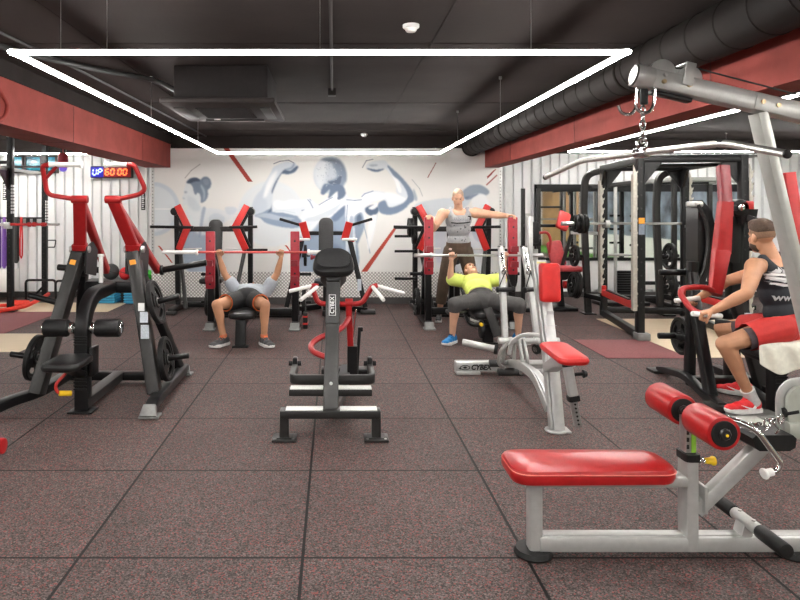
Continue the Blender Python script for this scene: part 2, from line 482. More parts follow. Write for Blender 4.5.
# shallow board joints and conduit on the ceiling
mb = MB()
for x in (-1.75, .72): mb.bx(x-.006, x+.006, YB, MUR, CEIL-.004, CEIL+.001)
for y in (4.9, 7.6, 10.2): mb.bx(-2.7, 2.5, y-.006, y+.006, CEIL-.004, CEIL+.001)
struct('trim_13', mb, DARKM, 'board joints of the ceiling')

# ------------------------------------------------------------------ mural, painted as the wall shows it
def mural():
    x0, x1, y0, y1, st = 152.0, 502.0, 148.0, 272.0, .5
    W, H = int((x1-x0)/st)+1, int((y1-y0)/st)+1
    gx, gy = np.meshgrid(np.linspace(x0, x1, W), np.linspace(y0, y1, H))
    img = np.empty((H, W, 3)); img[:] = (231, 230, 227)
    def crom(p, n=6):
        out = []
        for i in range(len(p)):
            a, b, c, d = p[i-1], p[i], p[(i+1) % len(p)], p[(i+2) % len(p)]
            for j in range(n):
                t = j/n
                out.append(tuple(.5*((2*b[k]) + (c[k]-a[k])*t + (2*a[k]-5*b[k]+4*c[k]-d[k])*t*t + (3*b[k]-a[k]-3*c[k]+d[k])*t**3) for k in (0, 1)))
        return out
    def inside(p):
        m = np.zeros((H, W), bool)
        for (ax_, ay), (bx_, by) in zip(p, p[1:] + p[:1]):
            if ay == by: continue
            c = ((gy >= ay) != (gy >= by)) & (gx < (bx_-ax_)*(gy-ay)/(by-ay) + ax_)
            m ^= c
        return m.astype(float)
    def blur(m, k):
        for _ in range(2):
            for axs in (0, 1):
                acc = m.copy(); n = 1
                for s_ in range(1, k+1):
                    acc = acc + np.roll(m, s_, axs) + np.roll(m, -s_, axs); n += 2
                m = acc / n
        return m
    def put(p, col, a=1., k=1, sm=True):
        m = blur(inside(crom(p) if sm else p), k) * a
        img[:] = img*(1-m[..., None]) + np.array(col, float)*m[..., None]
    def circ(c, r, col, a=1., k=1, ry=None):
        d = ((gx-c[0])/r)**2 + ((gy-c[1])/(ry or r))**2
        m = blur((d < 1).astype(float), k)*a
        img[:] = img*(1-m[..., None]) + np.array(col, float)*m[..., None]
    def line(p, w, col, a=1.):
        for (ax_, ay), (bx_, by) in zip(p, p[1:]):
            L2 = (bx_-ax_)**2+(by-ay)**2
            t = np.clip(((gx-ax_)*(bx_-ax_)+(gy-ay)*(by-ay))/L2, 0, 1)
            d = np.hypot(gx-ax_-t*(bx_-ax_), gy-ay-t*(by-ay))
            m = np.clip((w/2+.4-d)/.8, 0, 1)*a
            img[:] = img*(1-m[..., None]) + np.array(col, float)*m[..., None]
    A = lambda *p: [(150+x/8, 148+y/8) for x, y in p]
    B = lambda *p: [(230+x/8, 148+y/8) for x, y in p]
    C = lambda *p: [(310+x/6.667, 148+y/6.667) for x, y in p]
    D = lambda *p: [(400+x/6.667, 148+y/6.667) for x, y in p]
    E = lambda *p: [(300+x/4, 150+y/4) for x, y in p]
    G = lambda *p: [(150+x/4, 150+y/4) for x, y in p]
    WH = (244, 245, 246); PL = (222, 228, 232); P2 = (205, 214, 222); MID = (138, 155, 178); DK = (88, 104, 128); DD = (74, 85, 102); RD = (160, 58, 48)
    circ((153, 209), 27, P2); circ((153, 209), 23, PL); line([(152, 209), (180, 209)], 1.2, WH)
    circ((271, 214), 33, PL, .9, 2); circ((271, 214), 29, (222, 226, 229), .9)
    # woman in profile
    put(A((285, 500), (340, 465), (420, 480), (520, 485), (610, 500), (700, 485), (650, 560), (560, 640), (540, 800), (470, 980), (300, 980), (230, 760), (240, 560)), (223, 227, 230))
    put(A((300, 640), (420, 700), (520, 660), (540, 800), (470, 980), (300, 980), (260, 800)), (160, 174, 192), .9, 2)
    put(A((420, 480), (445, 480), (430, 560), (405, 700), (390, 700), (405, 560)), MID, .6)
    put(A((470, 560), (530, 520), (600, 560), (560, 620), (500, 640)), P2, .8)
    put(A((290, 280), (325, 285), (350, 350), (395, 365), (405, 400), (395, 450), (415, 490), (350, 520), (300, 480), (300, 460), (270, 458), (262, 430), (271, 408), (256, 396), (274, 360), (270, 345), (280, 310)), (221, 226, 229))
    put(A((300, 390), (350, 400), (385, 440), (405, 490), (360, 505), (310, 460)), (196, 205, 212), .55, 2)
    circ((205.5, 183.5), 5.6, (116, 129, 147), 1, 1, 6.8); circ((206, 182), 3.5, (138, 150, 166), .8)
    put(A((290, 275), (320, 245), (370, 238), (415, 262), (445, 300), (464, 360), (455, 405), (430, 432), (408, 438), (405, 400), (400, 372), (380, 358), (365, 376), (350, 350), (340, 310), (320, 285)), (120, 133, 151))
    put(A((295, 275), (325, 246), (370, 240), (400, 262), (350, 270), (320, 283)), DD)
    put(A((410, 290), (440, 340), (440, 400), (425, 420), (425, 360), (405, 310)), (165, 178, 192), .9)
    put(A((275, 345), (300, 352), (280, 362)), (150, 162, 175), .8); put(A((262, 398), (282, 404), (268, 408)), (150, 162, 175), .7)
    put(A((600, 480), (640, 470), (690, 480), (680, 520), (620, 530)), P2, .8)
    # left flexed arm of the man
    put(B((352, 150), (440, 112), (510, 122), (540, 150), (500, 182), (430, 192), (402, 222), (372, 290), (345, 360), (338, 430), (330, 480), (300, 505), (200, 530), (175, 470), (200, 390), (250, 330), (290, 260), (330, 190)), (208, 216, 224))
    put(B((180, 470), (205, 400), (255, 340), (285, 290), (280, 380), (300, 450), (280, 500), (200, 525)), (196, 206, 217), .9, 2)
    put(B((300, 270), (345, 200), (380, 180), (360, 250), (320, 330), (290, 390), (265, 390)), WH, .8, 2)
    put(B((412, 200), (440, 172), (480, 182), (530, 146), (546, 152), (520, 190), (470, 209), (430, 206)), DK)
    put(B((440, 170), (490, 150), (510, 120), (520, 130), (500, 165), (460, 180)), MID, .8)
    put(B((418, 195), (400, 213), (360, 278), (335, 340), (335, 368), (350, 330), (380, 260)), DK)
    line(B((350, 126), (400, 106), (470, 98), (510, 118)), .7, DD, .8)
    put(B((195, 540), (262, 515), (312, 488), (345, 510), (430, 515), (530, 540), (570, 575), (690, 580), (680, 620), (480, 640), (300, 605), (240, 560)), MID)
    put(B((330, 470), (345, 430), (338, 500), (300, 520)), DK, .8)
    put(B((200, 545), (290, 520), (400, 545), (520, 565), (400, 580), (290, 560)), (185, 196, 208), .8)
    put(B((335, 435), (370, 412), (430, 426), (480, 410), (560, 416), (640, 404), (664, 440), (640, 482), (580, 502), (540, 540), (420, 515), (345, 505)), (222, 228, 234))
    put(B((350, 440), (380, 420), (430, 432), (490, 418), (560, 424), (630, 415), (620, 450), (540, 470), (440, 480), (370, 480)), WH, 1, 2)
    line(B((640, 412), (664, 440), (640, 482), (575, 500)), .8, MID)
    line(B((350, 505), (430, 500), (520, 520)), .8, P2)
    # back, head
    put(C((0, 500), (150, 440), (240, 380), (250, 480), (300, 560), (300, 830), (-60, 830), (-80, 640)), (150, 166, 187))
    put(C((60, 700), (160, 640), (240, 700), (230, 830), (80, 830)), (120, 137, 162), .8, 3)
    put(C((-70, 520), (0, 480), (60, 490), (10, 560), (-40, 620)), WH, .9, 2)
    put(C((-60, 470), (0, 350), (60, 380), (120, 330), (185, 300), (240, 310), (250, 335), (225, 385), (150, 455), (60, 495), (-20, 520)), (226, 231, 237))
    put(C((-20, 440), (30, 400), (110, 350), (170, 320), (220, 325), (200, 370), (120, 430), (40, 465)), WH, 1, 2)
    put(C((-40, 480), (60, 440), (150, 400), (205, 370), (150, 440), (50, 485)), P2, .9, 1)
    line(C((60, 380), (110, 350), (150, 330)), .8, MID); line(C((20, 400), (0, 360), (-15, 345)), .8, MID)
    put(C((150, 455), (228, 388), (236, 420), (200, 470), (160, 490)), (112, 130, 156))
    circ((310+133/6.667, 148+182/6.667), 16.3, (196, 204, 212), 1, 1, 18.3)
    put(C((25, 150), (60, 90), (110, 80), (110, 160), (90, 240), (60, 270), (35, 220)), (219, 224, 228), 1, 3)
    put(C((70, 75), (140, 60), (205, 85), (240, 160), (235, 230), (205, 180), (160, 110), (110, 90)), (112, 122, 138), .9, 2)
    put(C((150, 110), (200, 110), (240, 190), (215, 262), (170, 252), (118, 226), (180, 190)), (130, 145, 165), .9, 2)
    put(C((118, 224), (165, 216), (208, 180), (200, 240), (160, 256)), (92, 104, 124), .9)
    put(C((72, 300), (92, 244), (130, 240), (215, 250), (236, 312), (186, 346), (182, 288), (124, 336), (132, 276), (95, 310)), (108, 124, 148))
    rs = np.random.RandomState(3)
    for _ in range(90):
        t, q = rs.uniform(0, 6.28), rs.uniform(.2, .95)
        cx, cy = 310+133/6.667+15*q*math.cos(t), 148+165/6.667+15*q*math.sin(t)
        circ((cx, cy), rs.uniform(.4, .9), (150, 160, 172) if rs.rand() < .6 else (225, 228, 231), .3, 0)
    # right shoulder and flexed arm
    put(C((240, 335), (340, 340), (350, 306), (420, 285), (520, 300), (640, 330), (600, 380), (530, 392), (500, 350), (450, 350), (390, 380), (365, 430), (370, 520), (310, 620), (300, 830), (232, 830), (240, 640), (236, 420)), (220, 226, 232))
    put(C((250, 350), (335, 350), (355, 320), (420, 297), (500, 310), (480, 340), (400, 350), (350, 400), (330, 440), (280, 450), (250, 500)), WH, 1, 2)
    line(C((245, 345), (300, 350), (345, 345)), .8, MID); line(C((250, 380), (245, 460), (250, 600)), .8, MID)
    put(C((262, 480), (290, 470), (285, 600), (270, 760), (255, 760)), MID, .55, 1)
    line(C((345, 325), (365, 305), (420, 287)), .8, MID)
    put(C((300, 455), (345, 432), (362, 520), (335, 600), (310, 640), (296, 520)), MID, .9)
    put(C((310, 470), (330, 440), (345, 470), (325, 520)), DK, .8)
    put(C((370, 400), (420, 378), (455, 392), (452, 432), (410, 452), (375, 432)), DK)
    put(C((390, 400), (440, 370), (455, 385), (420, 410)), WH, .9)
    put(C((455, 372), (500, 350), (532, 396), (622, 366), (656, 326), (676, 350), (622, 412), (540, 444), (468, 430)), (118, 135, 159))
    put(C((500, 300), (560, 300), (640, 335), (600, 360), (530, 360)), WH, .8, 2)
    put(C((500, 130), (520, 108), (572, 160), (642, 230), (655, 300), (640, 332), (580, 300), (575, 240), (540, 180)), (214, 221, 228))
    put(C((520, 140), (545, 150), (590, 220), (610, 290), (590, 290), (560, 210)), WH, 1, 1)
    put(C((512, 112), (560, 148), (622, 208), (684, 290), (694, 345), (660, 362), (644, 290), (600, 222), (552, 180)), (122, 138, 160))
    put(C((690, 270), (715, 330), (712, 350), (694, 340)), (150, 163, 178), .8)
    put(C((372, 132), (400, 95), (490, 82), (518, 108), (492, 142), (440, 154)), (212, 217, 222))
    put(C((374, 134), (440, 144), (497, 138), (440, 160)), DK); put(C((395, 112), (440, 108), (450, 118), (410, 124)), (160, 170, 182), .8)
    line(C((350, 130), (375, 85), (420, 75)), .7, DD, .7)
    line(C((680, 210), (730, 270), (750, 320)), .6, (150, 155, 162), .7)
    line(C((450, 440), (430, 540), (400, 640)), .8, P2); line(C((360, 520), (380, 600), (400, 700)), .9, MID, .7)
    put(C((395, 470), (440, 450), (430, 560), (390, 680), (380, 600)), WH, .8)
    # figure behind the standing man
    put(D((110, 372), (250, 340), (350, 330), (420, 292), (480, 252), (540, 250), (590, 288), (560, 330), (480, 345), (420, 400), (140, 480), (100, 430)), (206, 213, 219))
    put(D((415, 296), (470, 250), (540, 248), (596, 290), (570, 314), (525, 300), (470, 320), (440, 342)), (148, 160, 174))
    put(D((430, 330), (470, 318), (520, 302), (500, 330), (450, 345)), DK, .6)
    put(D((480, 340), (560, 310), (590, 380), (560, 460), (500, 440)), (234, 236, 237))
    put(D((480, 420), (510, 430), (520, 450), (490, 448)), MID, .8)
    put(E((690, 320), (720, 320), (745, 370), (720, 372), (695, 350)), (158, 170, 184)); put(E((540, 330), (580, 320), (570, 440), (545, 430)), (214, 220, 228))
    put(D((270, 560), (420, 540), (560, 560), (600, 800), (260, 800)), (216, 220, 228), .7, 4)
    line(A((280, 240), (330, 180), (400, 130)), .6, (120, 118, 116), .7)
    # red strokes
    put([(222.5, 147), (228, 147), (253, 182), (248, 182)], RD, 1, 0, False)
    put([(393.7, 228), (397, 228), (367, 272), (361, 272)], (186, 76, 62), 1, 0, False)
    put([(158, 246), (160, 246), (173, 263), (171.5, 263)], (186, 70, 58), 1, 0, False)
    put([(285, 245.5), (287, 245.5), (291.5, 252), (290, 252)], (186, 60, 50), 1, 0, False)
    put([(435.5, 163), (436.3, 163), (428, 178), (427, 178)], (140, 45, 45), 1, 0, False)
    put(D((634, 140), (580, 190), (582, 208), (642, 142)), (140, 45, 45), 1, 0, False)
    line(D((645, 182), (578, 245)), 1., (140, 45, 45))
    c = img / 255; c = np.where(c <= .04045, c/12.92, ((c+.055)/1.055)**2.4)
    k = MUR / F_PX
    px = np.stack([(gx-CX)*k, np.full_like(gx, MUR), EYE-(gy-CY)*k], -1).reshape(-1, 3)
    idx = np.arange(W*H).reshape(H, W)
    f = np.stack([idx[:-1, :-1], idx[1:, :-1], idx[1:, 1:], idx[:-1, 1:]], -1).reshape(-1, 4)
    me = bpy.data.meshes.new('mural'); me.vertices.add(W*H); me.vertices.foreach_set('co', px.ravel().astype('f'))
    me.loops.add(f.size); me.polygons.add(len(f))
    me.loops.foreach_set('vertex_index', f.ravel().astype('i')); me.polygons.foreach_set('loop_start', np.arange(0, f.size, 4, dtype='i'))
    me.update(calc_edges=True)
    a = me.color_attributes.new('paint', 'FLOAT_COLOR', 'POINT')
    a.data.foreach_set('color', np.concatenate([c.reshape(-1, 3), np.ones((W*H, 1))], 1).astype('f').ravel())
    me.materials.append(MURALM)
    o = bpy.data.objects.new('mural', me); COL.objects.link(o)
    o['kind'] = 'structure'; o['label'] = 'blue grey wall mural of a muscular back with flexed arms'
mural()

# ------------------------------------------------------------------ ceiling lights
def led_frame(label, segs, wires, group='white linear ceiling lights', z=2.38):
    c = V((sum(s[0] for s in segs)/len(segs), sum(s[1] for s in segs)/len(segs), z))
    T = Thing('ceiling_light', label, 'ceiling light', c, 0, group)
    for x0, y0, x1, y1 in segs:
        p0, p1 = V((x0, y0, z)), V((x1, y1, z)); d = (p1-p0).normalized()
        hb = d.cross(V((0, 0, 1)))
        T.part('light_bar', MB().bar([p0 - d*.024, p1 + d*.024], .022, .016, hint=hb, b=.003), LEDS)
        T.part('diffuser', MB().bar([p0 + V((0, 0, -.0105)) - d*.015, p1 + V((0, 0, -.0105)) + d*.013], .020, .005, hint=hb, b=.001), LED)
        T.part('housing', MB().bar([p0 + V((0, 0, .012)) - d*.015, p1 + V((0, 0, .012)) + d*.012], .022, .007, hint=hb, b=.002), SILVERW)
    for x, y in wires:
        T.part('suspension_wire', MB().cyl((x, y, z+.016), (x, y, CEIL), .002, n=6).cyl((x, y, CEIL-.025), (x, y, CEIL), .014, n=10), STEEL)
    return T
xa, xb, ya, yb = ax(13, 3.475), ax(626, 3.475), 3.475, 9.62
led_frame('long white light frame hung in front of the mural', [(xa, ya, xb, ya), (xb, ya, xb, yb), (xb, yb, xa, yb), (xa, yb, xa, ya)],
          [(xa+.25, ya), (ax(107, 3.475), ya), (ax(320, 3.475), ya), (ax(531, 3.475), ya), (xb, 6.1), (xb, 8.2), (xa, 6.1), (xa, 8.2)])
led_frame('white light bar over the corrugated wall beside the red hanging bag', [(-6.9, 10.9, -3.99, 10.9), (-6.9, 3.2, -6.9, 10.9)], [(-6.5, 10.9), (-4.4, 10.9)], z=2.48)  # the side bar running forward is unseen, added to brighten the walls
led_frame('white light frame over the squat racks right of the red beam', [(3.73, 10.5, 7.6, 10.5), (3.73, 10.5, 3.73, 4.2), (3.73, 4.2, 7.6, 4.2), (7.6, 4.2, 7.6, 10.5)], [(3.73, 9.), (3.73, 6.5), (6.2, 10.5)], z=2.48)
# unseen light frames added behind the viewer to light the machine fronts
led_frame('added unseen white light frame hung behind the viewer', [(xa, -4.6, xb, -4.6), (xb, -4.6, xb, 1.0), (xb, 1.0, xa, 1.0), (xa, 1.0, xa, -4.6)], [(xa, 0), (xb, 0)])
led_frame('added unseen white light frame in the right bay behind the viewer', [(3.77, -4.6, 7.6, -4.6), (7.6, -4.6, 7.6, 2.2), (7.6, 2.2, 3.77, 2.2), (3.77, 2.2, 3.77, -4.6)], [(3.77, 0)])
led_frame('added unseen white light frame in the left bay behind the viewer', [(-6.9, -4.0, -3.95, -4.0), (-3.95, -4.0, -3.95, 2.2), (-3.95, 2.2, -6.9, 2.2), (-6.9, 2.2, -6.9, -4.0)], [(-3.95, 0)])

# ------------------------------------------------------------------ air conditioner, duct, detectors
T = Thing('air_conditioner', 'dark cassette air conditioner on the ceiling inside the light frame', 'air conditioner', (-.98, 6.0, CEIL))
ACM = mat('dark_air_conditioner', (.016, .013, .013), .6, .0, spec=.2); ACP = mat('dark_grille_panel', (.034, .028, .027), .6, spec=.2)
T.part('body', MB().bx(-1.36, -.56, 5.62, 6.45, 2.47, CEIL, .015), ACM)
T.part('panel', MB().bx(-1.44, -.49, 5.46, 6.62, 2.435, 2.48, .012), ACP)
mb = MB()
for i in range(9): mb.bx(-1.2, -.73, 5.74 + i*.07, 5.77 + i*.07, 2.428, 2.44)
T.part('grille', mb, ACM)
for x0, x1, y0, y1 in ((-1.38, -1.29, 5.7, 6.4), (-.64, -.55, 5.7, 6.4), (-1.25, -.68, 6.47, 6.56)):
    T.part('air_slot', MB().bx(x0, x1, y0, y1, 2.425, 2.437, .004), INK)
T.part('maker_mark', MB().bx(-1.16, -1.1, 6.42, 6.44, 2.424, 2.437), WHITE, label='small pale mark')
pts = [at(105, 82, 5.9), at(120, 84, 5.9), at(134, 84, 5.85), at(148, 90, 5.75), at(160, 99, 5.6)]
for p in pts: p.z = min(p.z, CEIL-.03)
pts = [V((-2.66, 4.2, CEIL-.04)), V((-2.3, 5.2, CEIL-.03)), V((-1.95, 5.75, CEIL-.03)), V((-1.6, 5.95, CEIL-.06)), V((-1.37, 5.95, 2.6))]
T.part('supply_hose', MB().tube(pts, .025, 10, .2), CABLE)
mb = MB(); L_ = 17.
mb.cyl((2.26, -6, 2.6), (2.26, 10.9, 2.6), .15, n=32)
y = -5.9
while y < 10.9: mb.torus((2.26, y, 2.6), (0, 1, 0), .15, .006, 28, 6); y += .3
T = Thing('ventilation_duct', 'round dark spiral duct running beside the right red beam', 'duct', (2.26, 2.4, 2.6))
T.part('pipe', mb, DUCTM)
T.part('end_cap', MB().cyl((2.26, 10.88, 2.6), (2.26, 10.93, 2.6), .165, n=32, bev=.01), DUCTM)
for y in (1.5, 5.0, 8.5): T.part('strap', MB().torus((2.26, y, 2.6), (0, 1, 0), .155, .012, 28, 6).bx(2.25, 2.27, y-.01, y+.01, 2.74, CEIL), DUCTM)
for i, (c, r, lab) in enumerate(((at(411, 21, 4.4), .055, 'white round smoke detector above the front light bar'), (at(364, 138, 10.7), .06, 'white round smoke detector close to the mural wall'))):
    T = Thing('smoke_detector', lab, 'smoke detector', (c.x, c.y, CEIL), 0, 'smoke detectors')
    T.part('base', MB().lathe([(0, 0), (r, 0), (r, .016), (r*.93, .022), (0, .022)], (c.x, c.y, CEIL), (0, 0, -1), 28), WHITE)
    T.part('sensor_dome', MB().lathe([(r*.7, .02), (r*.7, .034), (r*.55, .046), (r*.2, .05), (0, .05)], (c.x, c.y, CEIL), (0, 0, -1), 24), GRIP)
T = Thing('cable_conduit', 'thin grey conduit on the ceiling ending in a small box', 'conduit', (ax(326, 6.6), 5.5, CEIL))
xc = -.02
T.part('pipe', MB().cyl((xc, 2.9, CEIL-.015), (xc, 6.7, CEIL-.015), .012, n=10), ACP)
T.part('junction_box', MB().bx(xc-.04, xc+.04, 6.68, 6.78, CEIL-.07, CEIL, .006), ACM)
single('power_cable', MB().tube([(-2.66, 2.6, CEIL-.014), (-2.3, 4.2, CEIL-.014), (-2.2, 6.0, CEIL-.014), (-2.1, 10.9, CEIL-.014)], .012, 8, .3), CABLE, 'thin dark cable clipped along the ceiling above the left light bar', 'cable', (-2.2, 6, CEIL))
single('beam_cable', MB().tube([(-2.66, 4.9, 2.66), (-2.695, 5.25, 2.6), (-2.695, 5.5, 2.42), (-2.697, 5.45, 2.31), (-2.72, 5.3, 2.246), (-3.0, 5.2, 2.246)], .018, 10, .08), BEAMM, 'red painted conduit bent down the left beam', 'conduit', (-2.7, 5.3, 2.3))

# ------------------------------------------------------------------ mirror on the right back wall
T = Thing('wall_mirror', 'large dark framed mirror on the corrugated wall behind the racks', 'mirror', (5.4, BACK, .68))
mx0, mx1, mz0, mz1 = ax(536, 11.8), ax(748, 11.8), az(259, 11.8), az(186, 11.8)
MIR = mat('mirror_glass', (.72, .73, .72), .03, 1., .0)
T.part('backing', MB().bx(mx0, mx1, BACK-.022, BACK-.001, mz0, mz1), INK)
T.part('glass', MB().bx(mx0+.02, mx1-.02, BACK-.03, BACK-.021, mz0+.02, mz1-.1), MIR)
T.part('frame', MB().bx(mx0-.02, mx1+.02, BACK-.045, BACK-.002, mz1-.1, mz1+.03).bx(mx0-.02, mx0+.025, BACK-.045, BACK-.002, mz0, mz1).bx(mx1-.025, mx1+.02, BACK-.045, BACK-.002, mz0, mz1).bx(mx0-.02, mx1+.02, BACK-.045, BACK-.002, mz0-.03, mz0+.025), BLACK)
# what the mirror sees: the side wall of the hall
struct('trim_14', MB().bx(XR-.03, XR-.001, -5.6, -1.3, 0, CEIL), mat('honey_wood_panel', (.5, .3, .13), .5, 0, .15, 4), 'wood panelled stretch of the side wall')
struct('trim_15', MB().bx(XR-.02, XR-.001, -1.2, 9.6, .75, 2.6), mat('dark_blue_wall_art', (.16, .2, .25), .6, 0, .9, 1.6), 'dark blue painted stretch of the side wall')
struct('trim_16', MB().bx(7.7, XR-.04, -5.5, 9.5, 0, .012), mat('green_turf', (.09, .3, .03), .9, 0, .3, 200, .4, 300), 'green turf strip along the side wall')
for i in range(2):
    x = 3.1 + i*2.0
    struct('trim_%d' % (17+i), MB().bx(x + 1.35, x+3.25, BACK-.02, BACK-.001, .14, .66, .004), WALLW, 'white panel under the mirror')

# high window at the left back
for i, (a, b_) in enumerate(((12, 22.5), (24.5, 41), (43, 56))):
    x0, x1, z0, z1 = ax(a, 11.8), ax(b_, 11.8), az(171.5, 11.8), az(156, 11.8)
    T_ = MB().bx(x0, x1, BACK-.03, BACK-.001, z0, z1)
    w = struct('window_%d' % (i+1), MB().bx(x0-.03, x0+.02, BACK-.05, BACK-.001, z0-.03, z1+.03).bx(x1-.02, x1+.03, BACK-.05, BACK-.001, z0-.03, z1+.03).bx(x0, x1, BACK-.05, BACK-.001, z1-.02, z1+.03).bx(x0, x1, BACK-.05, BACK-.001, z0-.03, z0+.02), SKIRT)
    g = T_.obj('pane', mat('teal_window_glass', (.02, .22, .32), .15, 0, .85, 9, emit=(.03, .28, .4), estr=.08)); g.parent = w

# ------------------------------------------------------------------ LED clock
def seg7(mb, ch, o, w, h, t, sh=.12):
    S = {'a': ((0, h), (w, h)), 'b': ((w, h), (w, h/2)), 'c': ((w, h/2), (w, 0)), 'd': ((0, 0), (w, 0)), 'e': ((0, h/2), (0, 0)), 'f': ((0, h), (0, h/2)), 'g': ((0, h/2), (w, h/2))}
    for k in {'U': 'bcdef', 'P': 'abefg', '6': 'acdefg', '0': 'abcdef'}[ch]:
        (xa_, za), (xb_, zb) = S[k]
        d = V((xb_-xa_, 0, zb-za)).normalized(); n = V((-d.z, 0, d.x))
        p, q = V((xa_, 0, za)) + d*t*.25, V((xb_, 0, zb)) - d*t*.25
        poly = [p, p + d*t*.4 + n*t*.5, q - d*t*.4 + n*t*.5, q, q - d*t*.4 - n*t*.5, p + d*t*.4 - n*t*.5]
        f = [mb.bm.verts.new(V(o) + v + V((v.z*sh, 0, 0))) for v in poly]
        b = [mb.bm.verts.new(V(o) + v + V((v.z*sh, .006, 0))) for v in poly]
        mb._face(f); mb._face(b[::-1])
        for i in range(6): mb._face((f[i], b[i], b[(i+1) % 6], f[(i+1) % 6]))
dz = 11.72
T = Thing('timer_clock', 'black led interval timer reading UP 60:00 on the corrugated wall', 'clock', at(110.5, 178.5, dz))
x0, x1, z0, z1 = ax(90, dz), ax(131.5, dz), az(178, dz), az(166, dz)
T.part('case', MB().bx(x0, x1, dz, BACK-.001, z0, z1, .02), INK)
BLU = mat('blue_led', (.1, .1, .8), .5, emit=(.32, .42, 1.), estr=2.6)
REDL = mat('red_led', (.8, .1, .02), .5, emit=(1., .12, .03), estr=2.8)
BLUF = mat('blue_lit_face', (.01, .01, .2), .4, 0, .1, emit=(.01, .02, .9), estr=.25)
REDF = mat('red_lit_face', (.12, .008, .008), .4, 0, .1, emit=(.8, .01, .01), estr=.12)
T.part('blue_face', MB().bx(x0+.012, x0+.235, dz-.004, dz+.002, z0+.014, z1-.014, .002), BLUF)
T.part('red_face', MB().bx(x0+.235, x1-.012, dz-.004, dz+.002, z0+.014, z1-.014, .002), REDF)
h = .105; zz = (z0+z1)/2 - h/2
for i, ch in enumerate('UP'):
    mb = MB(); seg7(mb, ch, (x0+.05+i*.092, dz-.014, zz), .06, h, .022); T.part('digit', mb, BLU)
for ch, xx in zip('6000', (.27, .362, .49, .582)):
    mb = MB(); seg7(mb, ch, (x0+xx, dz-.014, zz), .06, h, .022); T.part('digit', mb, REDL)
T.part('colon', MB().bx(x0+.458, x0+.472, dz-.014, dz-.004, zz+.025, zz+.04).bx(x0+.462, x0+.476, dz-.014, dz-.004, zz+.068, zz+.083), REDF)

# ------------------------------------------------------------------ mats
REDMAT = mat('maroon_rubber_mat', (.21, .062, .064), .7, 0, .25, 90, .3, 250)
def slab(name, x0, x1, y0, y1, m, label, cat, h=.006, grp=None):
    return single(name, MB().bx(x0, x1, y0, y1, .0005, h, .002), m, label, cat, ((x0+x1)/2, (y0+y1)/2, 0), grp)
slab('rubber_mat', 2.86, 3.72, 6.95, 7.93, REDMAT, 'maroon rubber mat on the floor left of the plywood platform', 'mat')
slab('lifting_platform', 3.73, 5.9, 6.97, 9.45, PLY, 'pale plywood lifting platform under the squat rack', 'platform')
slab('rubber_mat', -7.2, -4.14, 8.33, 10.1, REDMAT, 'maroon rubber mat between the two plywood boards on the left', 'mat')
slab('lifting_platform', -7.2, -3.45, 10.11, 11.1, PLY, 'pale plywood board behind the maroon mat, nearest the corrugated wall', 'platform')
slab('lifting_platform', -7.2, -3.44, 7.25, 8.32, PLY, 'pale plywood board in front of the maroon mat on the left', 'platform')
